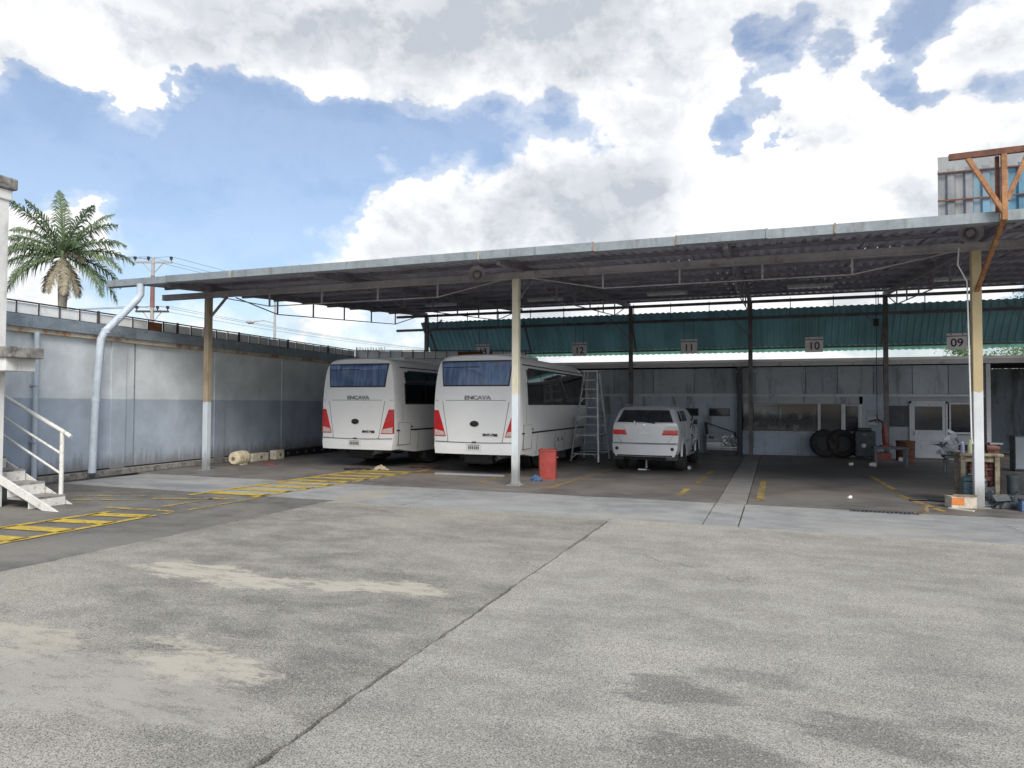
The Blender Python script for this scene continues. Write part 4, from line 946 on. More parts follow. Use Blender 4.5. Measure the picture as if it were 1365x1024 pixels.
    for i in range(6): x = -.135+i*.047; W_('character', 'sign_grey', (x, .985), (x+.032, .985), (x+.032, 1.055), (x, 1.055), off=.015, depth=.004, par=pl, nu=1, nv=1)
    W_('panel_gap', 'bus_gap', (-.80, .735), (.80, .735), (.80, .745), (-.80, .745), off=.004, depth=.01, nv=1)
    for sx in (-1, 1): W_('panel_gap', 'bus_gap', (sx*.60-.004, .75), (sx*.60+.004, .75), (sx*.74+.004, .95), (sx*.74-.004, .95), off=.004, depth=.01, nu=1)
    W_('bumper_lip', 'black', (-.72, .405), (.72, .405), (.72, .44), (-.72, .44), off=.005, depth=.01, nv=1)
    b = MB(); b.lathe([(0, 0), (.03, 0), (.034, .012), (0, .014)], 14, Matrix.Translation((0, suv_rear(0, 1.21)-.002, 1.20)) @ Matrix.Rotation(R(90), 4, 'X')); b.build('emblem', 'chrome', root)
    b = MB(); b.tube([(.4, .6, .36), (.42, .02, .36)], .03, 10, cap=False); b.build('exhaust', 'steel', root, smooth=True)
    W2 = lambda nm, mat, bl, br, tr, tl, par=root, off=.004, **kw: S.patch(SS_, bl, br, tr, tl, off=off, depth=.02, **kw).build(nm, mat, par, smooth=True)
    W2('side_window', 'suv_glass', (.62, 1.30), (1.05, 1.30), (1.0, 1.57), (.68, 1.57)); W2('side_window', 'suv_glass', (1.12, 1.30), (1.94, 1.30), (1.92, 1.58), (1.12, 1.58))
    W2('moulding', 'silver_dull', (1.3, .72), (2.0, .72), (2.0, .80), (1.3, .80), off=.014, nv=1)
    W2('panel_gap', 'bus_gap', (1.08, .85), (1.088, .85), (1.10, 1.26), (1.092, 1.26), nu=1)
    W2('fuel_flap', 'silver_dull', (.45, .98), (.62, .98), (.62, 1.12), (.45, 1.12), off=.003, nu=2, nv=2)
    for sx in (-1, 1):
        b = MB(); b.tube([(sx*.60, .55, 1.69), (sx*.60, .6, 1.735), (sx*.60, 2.3, 1.735), (sx*.60, 2.35, 1.69)], .016, 8); b.build('roof_rail', 'silver_dull', root)
        b = MB(); b.box(sx*.80-.08, sx*.80+.08, 1.35, 3.1, .34, .38); b.build('side_step', 'silver_dull', root, bevel=.01)
        for yw in (.92, 3.55):
            mx = Matrix.Translation((sx*.77, yw, .37)) @ Matrix.Rotation(R(90), 4, 'Y')
            b = MB(); b.lathe([(.22, -.12), (.34, -.13), (.37, -.09), (.37, .09), (.34, .13), (.22, .12)], 28, mx); wh = b.build('wheel', 'rubber', root, smooth=True)
            b = MB(); b.lathe([(0, .05), (.08, .06), (.2, .03), (.22, .12), (.22, -.12)], 24, mx if sx > 0 else mx @ Matrix.Rotation(R(180), 4, 'X')); b.build('rim', 'alum', wh, smooth=True)
            b = MB(); pts = [(sx*(.895 if yw < 1 else .89), yw+.45*math.cos(R(a)), .40+.45*math.sin(R(a))) for a in range(0, 181, 15)]; b.tube(pts, .03, 6); b.build('wheel_flare', 'silver', root, smooth=True)
    b = MB(); b.box(-.6, .6, .3, 4.0, .30, .46); b.tube([(-.7, .92, .37), (.7, .92, .37)], .06, 8); b.lathe([(0, -.16), (.14, -.1), (.14, .1), (0, .16)], 12, Matrix.Translation((0.1, .92, .37)) @ Matrix.Rotation(R(90), 4, 'X')); b.build('chassis', 'black', root)
    # bent, stripped front end
    crb = MB(); rnd = random.Random(3)
    for i in range(10):
        p = Vector((.80, 2.1+rnd.random()*.9, .55+rnd.random()*.7)); crb.tube([p, p+Vector((.06, rnd.uniform(-.2, .2), rnd.uniform(-.2, .2))), p+Vector((.1, rnd.uniform(-.3, .3), rnd.uniform(-.1, .3)))], .014, 5)
    crb.build('loose_trim', 'black', root)
    b = MB(); b.box(.88, .98, 2.95, 3.02, 1.18, 1.32); b.bar((.8, 3.0, 1.22), (.95, 3.0, 1.22), .04); b.build('mirror', 'black', root, bevel=.02)
    return root
make_suv()
jk = thing('floor_jack', 'small jack standing under the rear of the silver car', 'jack', (-3.25, 18.95, 0))
b = MB(); b.lathe([(.12, 0), (.11, .02), (.04, .05), (.035, .25), (.05, .26)], 14); b.build('body', 'steel', jk, smooth=True); b = MB(); b.box(-.2, .02, -.12, -.05, 0, .03); b.build('foot', 'plastic_white', jk)
b = MB(); b.lathe([(.02, .25), (.02, .34)], 8); b.build('ram', 'steel', jk)

# ---- silver car door leaning on the wall
dg = thing('car_door', 'crumpled silver car door leaning against the grey workshop wall', 'car door', (-1.75, 25.6, 0), R(4))
nx_, nz_ = 16, 10; vs = []
rnd = random.Random(5)
for j in range(nz_+1):
    for i in range(nx_+1):
        u, v = i/nx_, j/nz_; x = -.52+1.02*u; z = .16+.56*v
        if u > .8: z = .16+(.56-.12*(u-.8)/.2)*v
        bul = -.06*math.sin(v*math.pi)-.03*(v > .55)
        cr = rnd.uniform(-.09, .09)*max(0, (u-.42)*1.9) * (v > .15)
        vs.append((x, bul+cr+.12*v+.03*math.sin(u*9+v*5)*max(0, u-.45), z))
n = nx_+1; fs = [(j*n+i, j*n+i+1, (j+1)*n+i+1, (j+1)*n+i) for j in range(nz_) for i in range(nx_)]
o_ = len(vs); vs += [(x, y+.07, z) for x, y, z in vs]; fs += [tuple(o_+k for k in reversed(f)) for f in fs]
bd = [i for i in range(n)]+[j*n+nx_ for j in range(1, nz_+1)]+[nz_*n+i for i in range(nx_-1, -1, -1)]+[j*n for j in range(nz_-1, 0, -1)]
fs += [(bd[k], bd[(k+1) % len(bd)], o_+bd[(k+1) % len(bd)], o_+bd[k]) for k in range(len(bd))]
b = MB(); b.add(vs, fs); b.build('skin', 'silver_dull', dg)
b = MB(); b.bar((-.5, .10, .70), (-.56, .28, 1.12), .10, .04); b.bar((-.56, .28, 1.12), (.42, .16, .78), .05, .04); b.bar((.42, .16, .78), (.48, .12, .55), .06, .05); b.build('window_frame', 'black', dg)
b = MB(); b.box(-.45, -.28, -.075, -.03, .58, .63); b.build('handle', 'black', dg, bevel=.01)
b = MB(); b.box(-.5, .45, -.03, .05, .0, .17); b.build('sill_block', 'machine_dark', dg)
b = MB(); b.box(-.54, .5, -.08, -.05, .24, .30); b.build('moulding', 'silver_dull', dg, bevel=.008)

# ================================================================== LADDER
ld = thing('step_ladder', 'tall aluminium platform step ladder between the bus and silver car', 'ladder', (-5.3, 20.9, 0))
FL, FR, BLg, BRg = Vector((-.42, -.65, 0)), Vector((.45, -.75, 0)), Vector((-.35, .65, 0)), Vector((.48, .6, 0))
TFL, TFR, TBL, TBR = Vector((-.14, -.12, 2.75)), Vector((.26, -.14, 2.75)), Vector((-.12, .22, 2.75)), Vector((.24, .22, 2.75))
for a, c_ in ((FL, TFL), (FR, TFR), (BLg, TBL), (BRg, TBR)):
    b = MB(); b.bar(a, c_, .045, .03); lg = b.build('leg', 'alum', ld); b = MB(); b.box(a.x-.035, a.x+.035, a.y-.03, a.y+.03, 0, .05); b.build('foot', 'rubber', lg)
for i in range(1, 10):
    t_ = i/10; b = MB(); b.bar(FL.lerp(TFL, t_), FR.lerp(TFR, t_), .07, .03) if i % 2 == 1 or i > 4 else b.bar(BLg.lerp(TBL, t_), BRg.lerp(TBR, t_), .03, .03); b.build('rung', 'alum', ld)
for i in (1, 3, 5, 7):
    t_ = i/10; b = MB(); b.bar(BLg.lerp(TBL, t_), BRg.lerp(TBR, t_), .03, .03); b.build('cross_bar', 'alum', ld)
    b = MB(); b.bar(FR.lerp(TFR, t_), BRg.lerp(TBR, t_), .025, .025); b.build('cross_bar', 'alum', ld); b = MB(); b.bar(FL.lerp(TFL, t_), BLg.lerp(TBL, t_), .025, .025); b.build('cross_bar', 'alum', ld)
    q = FL.lerp(TFL, t_).lerp(FR.lerp(TFR, t_), .2); b = MB(); b.bar(q, FL.lerp(TFL, t_-.05), .02); b.build('gusset', 'alum', ld)
    q = FL.lerp(TFL, t_).lerp(FR.lerp(TFR, t_), .8); b = MB(); b.bar(q, FR.lerp(TFR, t_-.05), .02); b.build('gusset', 'alum', ld)
b = MB(); b.box(-.2, .3, -.2, .28, 2.73, 2.77); b.build('platform', 'alum', ld)

# ================================================================== DRUM AND FLOOR THINGS
rd = thing('red_drum', 'dented red square oil drum behind the middle post', 'drum', (-5.0, 15.75, 0), R(12))
def rrect(w_, d_, r_, n=5):
    pts = []
    for cx, cy, a0 in ((w_-r_, d_-r_, 0), (-w_+r_, d_-r_, 90), (-w_+r_, -d_+r_, 180), (w_-r_, -d_+r_, 270)):
        for k in range(n+1): a = R(a0+90*k/n); pts.append((cx+r_*math.cos(a), cy+r_*math.sin(a)))
    return pts
b = MB(); b.prism(rrect(.2, .17, .05), 0, .66); b.build('body', 'red_bin', rd, smooth=True)
for z in (.02, .36): b = MB(); b.prism(rrect(.204, .174, .054), z, z+.02); b.build('bead', 'red_bin', rd)
b = MB()
o1, i1 = rrect(.215, .185, .06), rrect(.17, .14, .04); n = len(o1)
vs = [(x, y, .65) for x, y in o1]+[(x, y, .69) for x, y in o1]+[(x, y, .69) for x, y in i1]+[(x, y, .655) for x, y in i1]
b.add(vs, [(k+r_*n, (k+1) % n+r_*n, (k+1) % n+(r_+1)*n, k+(r_+1)*n) for r_ in range(3) for k in range(n)]); b.build('rim', 'red_bin', rd)
b = MB(); b.box(-.16, .16, -.13, .13, .661, .665); b.build('mouth', 'dark_interior', rd)
b = MB(); b.tube([(.205, -.05, .5), (.24, -.05, .5), (.24, .05, .5), (.205, .05, .5)], .012, 6); b.build('handle', 'red_bin', rd)
def heap(nm, label, cat, mat, loc, sx, sy, sz, seed, grp=None):
    rnd = random.Random(seed); b = MB(); n, m_ = 14, 5; vs = []
    for j in range(m_+1):
        for i in range(n):
            a = 2*math.pi*i/n; r_ = (1-j/m_)**.6*(1+.35*rnd.uniform(-1, 1)); zz = sz*(j/m_)*(1+.4*rnd.uniform(-1, 1)) if j else 0
            vs.append((sx*r_*math.cos(a), sy*r_*math.sin(a), zz))
    fs = [(j*n+i, j*n+(i+1) % n, (j+1)*n+(i+1) % n, (j+1)*n+i) for j in range(m_) for i in range(n)]+[tuple(range(n-1, -1, -1))]
    b.add(vs, fs); o = tag(b.build(nm, mat), label, cat, grp); o.location = loc; return o
heap('blue_rag', 'crumpled blue rag at the foot of the red drum', 'rag', 'blue_cloth', (-5.12, 15.25, 0), .17, .12, .12, 1)
heap('pale_rag', 'crumpled pale rag lying behind the left bus', 'rag', 'cloth_pale', (-9.75, 16.15, 0), .2, .13, .12, 2)
b = MB(); pts = [(.38*math.cos(R(a)), .2*math.sin(R(a)), .015+.012*(a > 330)) for a in range(0, 380, 15)]; b.tube(pts, .013, 6)
tag(b.build('hose', 'black'), 'thin black hose coiled on the floor behind the left bus', 'hose').location = (-10.3, 15.9, 0)
b = MB(); 
vs, fs = corrugated(.9, .45, 3, .02, .004); b.add(vs, fs); o = tag(b.build('rusty_sheet', 'rust_dark'), 'flat dark rusty sheet on the floor between the buses', 'sheet'); o.location = (-9.4, 16.9, .01); o.rotation_euler.z = .1
b = MB(); b.prism([(0, 0), (1.75, .12), (1.78, .16), (1.4, .2), (.05, .09)], 0, .04); o = tag(b.build('metal_bar', 'silver_dull'), 'long grey metal strip lying under the bus behind the drum', 'strip'); o.location = (-7.9, 15.65, 0)
b = MB(); b.prism([(0, 0), (.55, .1), (.6, .3), (.1, .25)], 0, .02); o = tag(b.build('rubber_mat', 'rust_dark'), 'small dark mat beside the grey metal strip', 'mat'); o.location = (-8.6, 15.65, 0)
# tank and blocks by the wall
tk = thing('cream_tank', 'cream plastic cylinder lying on the floor by the long wall', 'tank', (-14.15, 15.9, .19), R(8))
mx = Matrix.Rotation(R(90), 4, 'X') @ Matrix.Rotation(R(90), 4, 'Y') if False else Matrix.Rotation(R(90), 4, 'X')
b = MB(); b.lathe([(.0, -.3), (.15, -.3), (.185, -.26), (.19, -.2), (.19, .2), (.185, .26), (.15, .3), (.0, .3)], 24, mx); b.build('body', 'cream_tank', tk, smooth=True)
for z in (-.14, .0, .14): b = MB(); b.lathe([(.189, z-.012), (.198, z), (.189, z+.012)], 24, mx, close=False); b.build('rib', 'cream_tank', tk)
b = MB(); b.lathe([(0, .3), (.05, .3), (.05, .325), (.025, .33), (0, .33)], 14, mx); b.build('cap', 'bench_wood', tk)
b = MB(); b.box(-.15, .15, -.15, .15, -.19, -.16); b.build('chock', 'cream_block', tk)
for i, (x, y, l, h) in enumerate(((-14.55, 17.1, .75, .24), (-14.5, 17.9, .45, .28))):
    t_ = thing('cream_block', ('long' if not i else 'short')+' cream plastic block on the kerb beside the lying cylinder', 'block', (x, y, 0.0), ang)
    b = MB(); b.box(-.1, .12, -l/2, l/2, .0, h); b.build('body', 'cream_block', t_, bevel=.02)
    b = MB(); b.lathe([(.05, 0), (.05, .02)], 12, Matrix.Translation((.12, 0, h*.5)) @ Matrix.Rotation(R(90), 4, 'Y')); b.build('boss', 'bench_wood', t_)
t_ = thing('black_rail', 'black slotted steel rail lying along the long wall', 'rail', (-14.85, 18.4, 0), ang)
b = MB(); b.box(0, .12, 0, 3.4, .0, .24); b.build('web', 'black', t_)
for i in range(6): b = MB(); b.box(.12, .125, .3+i*.5, .42+i*.5, .08, .16); b.build('slot', 'steel', t_)
b = MB(); b.prism([(0, 0), (.4, .03), (.38, .14), (.05, .12)], 0, .03); o = tag(b.build('red_scrap', 'red_bin'), 'flat red scrap on the floor beside the cream cylinder', 'scrap'); o.location = (-13.6, 16.2, 0)
# paper cups
for x, y, sz, lb, rot in ((-2.2, 19.5, .05, 'beside the front of the silver car', 1.5), (1.26, 14.48, .033, 'alone in the empty bay', 1.4), (1.98, 22.5, .05, 'near the black machine', 1.5), (2.5, 22.3, .07, 'in front of the press bench', 1.45)):
    b = MB(); b.lathe([(sz*.7, 0), (sz, sz*2.2), (sz*.94, sz*2.2), (sz*.65, sz*.1), (0, sz*.1)], 14, close=False); b.lathe([(0, 0), (sz*.7, 0)], 14, close=False)
    o = tag(b.build('white_cup', 'plastic_white', smooth=True), f'small white plastic cup on the floor {lb}', 'cup', 'litter cups'); o.location = (x, y, sz*.95); o.rotation_euler = (rot, 0, random.uniform(0, 3))
b = MB(); b.add([(-.22, 0, 0), (.0, .05, .0), (.12, .02, .26), (.03, -.02, .13), (.16, .06, .0), (-.22, .01, .008), (.0, .06, .008), (.125, .03, .26), (.03, -.01, .135), (.17, .07, .0)], [(0, 1, 3), (1, 4, 2, 3), (8, 6, 5), (8, 7, 9, 6), (0, 3, 8, 5), (3, 2, 7, 8), (2, 4, 9, 7)])
o = tag(b.build('torn_cardboard', 'cardboard'), 'torn brown cardboard sticking up at the drain grate end', 'cardboard'); o.location = (2.22, 13.02, .002); o.scale = (.62, .62, .62)
b = MB(); b.box(-.2, .2, -.02, .02, 0, .015); o = tag(b.build('white_stick', 'plastic_white'), 'thin white stick on the floor before the carton', 'stick'); o.location = (2.92, 13.78, 0); o.rotation_euler.z = -.7
b = MB(); b.tube([(0, 0, .02), (.3, .1, .03), (.6, .02, .02), (.85, .15, .02), (1.0, .3, .02)], .022, 8); o = tag(b.build('black_hose', 'black'), 'short black hose on the floor leading under the workbench', 'hose'); o.location = (2.3, 14.7, 0)

# ================================================================== RIGHT WORKBENCH
wb = thing('engine_bench', 'old yellowed wooden bench behind the ochre post', 'bench', (3.12, 14.55, 0))
b = MB(); b.box(-.05, .62, 0, .55, .86, .91); b.build('top', 'bench_wood', wb, bevel=.01)
for x in (0, .52):
    for y in (.02, .45): b = MB(); b.box(x-.03, x+.04, y, y+.07, 0, .86); b.build('leg', 'bench_wood', wb)
b = MB(); b.box(.0, .56, .05, .08, .76, .86); b.build('apron_rail', 'bench_wood', wb)
b = MB(); b.box(.0, .56, .03, .5, .10, .13); b.build('shelf', 'bench_wood', wb)
for i, (x, z, sc_) in enumerate(((3.58, .13, 1.0), (3.58, .46, .9), (3.36, .46, .8))):
    t_ = thing('engine_block', ('lower greasy red engine casting stacked under the bench', 'upper greasy red engine casting stacked under the bench', 'small red casting wedged under the bench top')[i], 'engine part', (x, 14.78, z), 0)
    b = MB(); w_ = .14*sc_
    for k in range(2):
        b.box(-w_, w_, -.14, .14, k*.15, k*.15+.04)
        for s_ in (-1, 0, 1): b.lathe([(.035, 0), (.05, .03), (.05, .09), (.035, .12)], 10, Matrix.Translation((s_*w_*.7, -.08, k*.15+.03)))
        b.box(-w_*.9, w_*.9, -.02, .12, k*.15+.03, k*.15+.15)
    b.box(-w_, w_, -.14, .14, .30, .325); b.build('casting', 'engine_red', t_)
b = MB(); b.box(3.28, 3.44, 14.72, 14.86, .13, .46); tag(b.build('wood_prop', 'bench_wood', bevel=.01), 'wooden prop block under the small red casting', 'block')
jc = thing('teal_case', 'dull teal plastic tool case under the yellowed bench', 'case', (3.26, 14.52, 0))
b = MB(); b.box(-.17, .19, -.12, .10, 0.13, .50); b.build('shell', 'teal_can', jc, bevel=.05)
b = MB(); b.tube([(-.08, -.02, .49), (-.08, -.02, .54), (.1, -.02, .54), (.1, -.02, .49)], .014, 8); b.build('handle', 'teal_can', jc)
b = MB(); b.box(-.18, .2, -.128, -.118, .42, .435); b.build('seam', 'black', jc)
cb = thing('carton_box', 'torn orange and white carton on the floor before the bench', 'box', (2.98, 14.1, 0), R(12))
b = MB(); b.box(-.2, .2, -.13, .13, 0, .20); b.build('body', 'carton', cb, bevel=.008)
b = MB(); b.box(-.2, .0, -.136, -.129, .06, .18); b.build('orange_print', 'carton_orange', cb)
b = MB(); b.add([(-.2, -.13, .2), (.2, -.13, .2), (.18, -.2, .24), (-.18, -.18, .25), (-.2, .13, .2), (.2, .13, .2), (.15, .03, .22), (-.15, .02, .225)], [(0, 1, 2, 3), (4, 5, 6, 7)]); b.build('flap', 'carton', cb)
def bottle(nm, label, mat, loc, r_, h, capmat):
    t_ = thing(nm, label, 'bottle', loc); b = MB(); b.lathe([(0, 0), (r_, 0), (r_, h*.55), (r_*.8, h*.7), (r_*.3, h*.84), (r_*.3, h*.9), (0, h*.9)], 16); b.build('body', mat, t_, smooth=True)
    b = MB(); b.lathe([(r_*.36, h*.87), (r_*.36, h), (0, h)], 12); b.build('cap', capmat, t_, smooth=True); return t_
bottle('oil_bottle', 'large cream plastic bottle on the yellowed bench beside the post', 'plastic_cream', (3.30, 14.64, .91), .085, .32, 'plastic_white')
bottle('oil_bottle', 'small violet bottle with white cap on the yellowed bench', 'plastic_blue', (3.14, 14.66, .91), .035, .2, 'plastic_white')
t_ = thing('small_pump', 'greasy dark red pump on the right end of the yellowed bench', 'pump', (3.62, 14.75, .91))
b = MB(); b.lathe([(0, -.1), (.08, -.1), (.09, 0), (.06, .1), (0, .12)], 14, Matrix.Translation((0, 0, .09)) @ Matrix.Rotation(R(90), 4, 'Y')); b.box(-.08, .08, -.06, .06, 0, .05); b.build('body', 'engine_red', t_, smooth=True)
b = MB(); b.box(-.06, .14, -.08, .08, .16, .19); b.build('lid', 'steel', t_)
vp = thing('standing_pipe', 'dark plastic pipe standing upright right of the bench', 'pipe', (3.85, 14.5, 0)); b = MB(); b.lathe([(.085, 0), (.085, .5), (.095, .5), (.095, .56), (.075, .56), (.075, .02), (0, .02)], 20, close=False); b.build('tube', 'machine_dark', vp, smooth=True); b = MB(); b.lathe([(0, 0), (.1, 0), (.1, .02), (0, .02)], 20); b.build('base_ring', 'machine_dark', vp)
bt = thing('battery', 'dark car battery on the floor beside the standing pipe', 'battery', (3.95, 14.0, 0)); b = MB(); b.box(-.14, .14, -.1, .1, 0, .18); b.build('case', 'sheet_blue', bt, bevel=.012); b = MB(); b.box(-.145, .145, -.105, .105, .18, .20); b.build('lid', 'machine_dark', bt)
for sx in (-.09, .09): b = MB(); b.lathe([(.016, .2), (.013, .225), (0, .225)], 10, Matrix.Translation((sx, -.05, 0))); b.build('terminal', 'steel', bt)
crumple('scrap_heap', 'small heap of greasy rods on the floor under the bench end', 'scrap', 'machine_dark', (3.62, 14.35, 0), .22, .12, .14, 11)
# far machines
t_ = thing('engine_stand', 'stripped silver engine on a low stand before the shop window', 'engine', (4.45, 21.2, 0))
b = MB(); b.box(-.35, .55, -.2, .25, .40, .46); b.build('deck', 'bench_grey', t_)
for x in (-.3, .45):
    for y in (-.15, .18): b = MB(); b.box(x, x+.05, y, y+.05, 0, .40); b.build('leg', 'bench_grey', t_)
cr = crumple('stripped_engine', 'tangled silver pipes and engine cover lying on the low stand', 'engine part', 'silver_dull', (4.35, 21.2, .46), .35, .15, .3, 21)
b = MB(); b.box(.12, .5, -.12, .15, 0, .28); b.lathe([(.0, 0), (.1, 0), (.1, .04), (0, .05)], 14, Matrix.Translation((.3, -.13, .14)) @ Matrix.Rotation(R(90), 4, 'X')); b.build('block', 'machine_dark', cr, bevel=.02)
pb = thing('press_bench', 'low dark workbench under the red hydraulic press', 'bench', (3.1, 22.9, 0))
b = MB(); b.box(-.45, .45, -.25, .3, .50, .56); b.build('top', 'bench_grey', pb)
for x in (-.43, .36):
    for y in (-.22, .22): b = MB(); b.box(x, x+.07, y, y+.06, 0, .5); b.build('leg', 'bench_grey', pb)
b = MB(); b.box(-.4, .4, -.1, .25, .12, .16); b.build('shelf', 'bench_grey', pb)
rp = thing('red_press', 'red hydraulic bottle press standing on the dark workbench', 'press', (3.0, 22.9, .56))
b = MB(); b.lathe([(.12, 0), (.12, .05), (.075, .07), (.085, .12), (.075, .5), (.05, .56), (.04, .7)], 16, Matrix.Rotation(R(-5), 4, 'Y')); b.build('cylinder', 'machine_red', rp, smooth=True)
b = MB(); b.tube([(-.05, 0, .68), (-.2, -.02, .78), (-.45, -.02, .72)], .03, 8); b.build('arm', 'machine_dark', rp, smooth=True)
b = MB(); b.box(-.16, .16, -.13, .13, 0, .04); b.build('base', 'machine_red', rp)
t_ = thing('red_toolbox', 'dark red tool box on the press bench shelf', 'box', (2.95, 22.93, .16)); b = MB(); b.box(-.22, .18, -.1, .12, 0, .22); b.build('body', 'machine_red', t_, bevel=.01); b = MB(); b.bar((-.1, 0, .24), (.08, 0, .24), .02); b.box(-.11, -.09, -.01, .01, .2, .25); b.box(.07, .09, -.01, .01, .2, .25); b.build('handle', 'black', t_)
t_ = thing('white_pot', 'small white pot beside the tool box on the shelf', 'pot', (3.36, 22.85, .16)); b = MB(); b.lathe([(0, 0), (.05, 0), (.06, .1), (.05, .1), (.045, .02)], 14, close=False); b.build('body', 'plastic_white', t_, smooth=True); b = MB(); b.lathe([(.0, .1), (.055, .1), (.02, .12), (0, .12)], 12); b.build('lid', 'frame_pale', t_)
rc = thing('red_canister', 'dark rusty drum standing between the press bench and shop door', 'drum', (3.75, 24.6, 0)); b = MB(); b.lathe([(0, 0), (.27, 0), (.28, .03), (.26, .05), (.26, .62), (.28, .65), (.27, .67), (0, .67)], 20); b.build('body', 'rust_dark', rc, smooth=True); b = MB(); b.lathe([(.262, .4), (.275, .41), (.262, .43)], 20, close=False); b.build('hoop', 'rust_dark', rc)
hk = thing('chain_hoist', 'black chain hoist with hook hanging by the workshop front', 'hoist', (3.05, 25.2, 0))
b = MB(); b.tube([(0, 0, 1.45), (0, 0, 5.4)], .012, 6); b.build('chain', 'black', hk); b = MB(); b.box(-.08, .08, -.06, .06, 4.3, 4.55); b.build('block', 'black', hk, bevel=.03)
b = MB(); b.tube([(0, 0, 1.48), (0, 0, 1.36), (.05, 0, 1.28), (.02, 0, 1.2), (-.05, 0, 1.22), (-.06, 0, 1.28)], .018, 8); b.build('hook', 'black', hk, smooth=True)
for x, y, lean, lb in ((1.55, 25.9, 10, 'leaning on the wall left of its pair'), (2.1, 25.85, 9, 'leaning on the wall next to the black compressor')):
    t_ = thing('spare_tyre', f'large black spare tyre {lb}', 'tyre', (x, y, .0), 0, 'tyres on the shop wall')
    mx = Matrix.Rotation(R(-lean), 4, 'X') @ Matrix.Translation((0, 0, .47)) @ Matrix.Rotation(R(90), 4, 'X')
    b = MB(); b.lathe([(.26, -.1), (.40, -.12), (.46, -.08), (.47, 0), (.46, .08), (.40, .12), (.26, .1), (.25, 0), (.26, -.1)], 32, mx, close=False); b.build('carcass', 'rubber', t_, smooth=True)
    b = MB(); b.lathe([(0, -.02), (.25, -.04), (.27, .02), (0, .03)], 24, mx); b.build('disc', 'black', t_, smooth=True)
cp = thing('black_compressor', 'black machine cabinet with round dial beside the tyres', 'machine', (2.72, 25.6, 0)); b = MB(); b.box(-.3, .3, -.3, .25, .08, .92); b.build('cabinet', 'machine_dark', cp, bevel=.04)
b = MB(); b.lathe([(0, 0), (.07, 0), (.07, .02), (0, .03)], 16, Matrix.Translation((-.05, -.3, .45)) @ Matrix.Rotation(R(90), 4, 'X')); b.build('dial', 'frame_pale', cp); b = MB(); b.box(-.2, .2, -.22, .2, .92, 1.02); b.build('hood', 'machine_dark', cp, bevel=.03)
for sx in (-.22, .22): b = MB(); b.lathe([(.07, -.03), (.07, .03)], 14, Matrix.Translation((sx, -.2, .07)) @ Matrix.Rotation(R(90), 4, 'Y')); b.build('wheel', 'rubber', cp)
b = MB(); b.box(-.1, .06, -.306, -.298, .80, .815); b.build('label_strip', 'steel', cp)
gc = thing('grey_cabinet', 'grey steel cabinet standing in the dark right bay', 'cabinet', (6.25, 22.6, 0)); b = MB(); b.box(-.25, .55, -.2, .25, .04, .95); b.build('carcass', 'bench_grey', gc, bevel=.01); b = MB(); b.box(-.23, .53, -.212, -.2, .08, .92); b.build('door', 'grey_panel_b', gc); b = MB(); b.box(-.24, .54, -.18, .23, 0, .04); b.build('plinth', 'black', gc)

# ================================================================== PALM
pm = thing('palm_tree', 'tall palm with drooping fronds behind the long wall', 'palm', (-34.9, 26.0, 0))
b = MB(); b.tube([(0, 0, 0), (.1, 0, 3), (.02, 0, 6), (0, 0, 7.6), (0, 0, 8.6)], [.34, .24, .19, .22, .17], 12); b.build('trunk', 'trunk', pm, smooth=True)
b = MB(); b.tube([(0, 0, 8.5), (0, 0, 9.0), (0, 0, 9.9)], [.22, .17, .10], 10); b.build('crownshaft', 'palm_leaf', pm, smooth=True)
vr = Vector((math.cos(YAW+R(28)), math.sin(YAW+R(28)), 0)); vd = Vector((-vr.y, vr.x, 0))
def frond(ang_, depth, el, length, droop, mat, seed, leafl=.86, tw=0.):
    """ang_ 1/-1 side in view, depth component, el start elevation"""
    rnd = random.Random(seed); h = (vr*ang_+vd*depth).normalized(); c0 = Vector((0, 0, 9.4)); n = 18; pts = []
    p = c0.copy(); e = R(el)
    for i in range(n+1):
        pts.append(p.copy()); p = p + (h*math.cos(e)+Vector((0, 0, math.sin(e))))*(length/n); e -= R(droop)/n*(1.5*i/n+.3)
    b = MB(); b.tube(pts, [.045*(1-.85*i/n)+.006 for i in range(n+1)], 5)
    for i in range(2, n*4):
        t_ = i/(n*4); k = min(n-1, int(t_*n)); fr_ = t_*n-k; q = pts[k].lerp(pts[k+1], fr_); d_ = (pts[k+1]-pts[k]).normalized()
        if t_ < .1: continue
        sd = d_.cross(Vector((0, 0, 1))); sd = sd.normalized() if sd.length > .05 else vd
        upn = sd.cross(d_).normalized(); ll = leafl*(math.sin(math.pi*min(1, t_*.9+.12))**.6)*rnd.uniform(.8, 1.1)
        for s_ in (-1, 1):
            dv = (sd*s_*.85 + d_*rnd.uniform(.5, .8) + upn*rnd.uniform(-.15, .45)).normalized(); md = q+dv*ll*.5; tip = q+dv*ll*.95+Vector((0, 0, -ll*rnd.uniform(.3, .75)))
            wv = d_*.026
            b.add([tuple(q-wv), tuple(q+wv), tuple(md+wv*1.1), tuple(md-wv*1.1), tuple(tip)], [(0, 1, 2, 3), (3, 2, 4)])
    return b.build('frond', mat, pm)
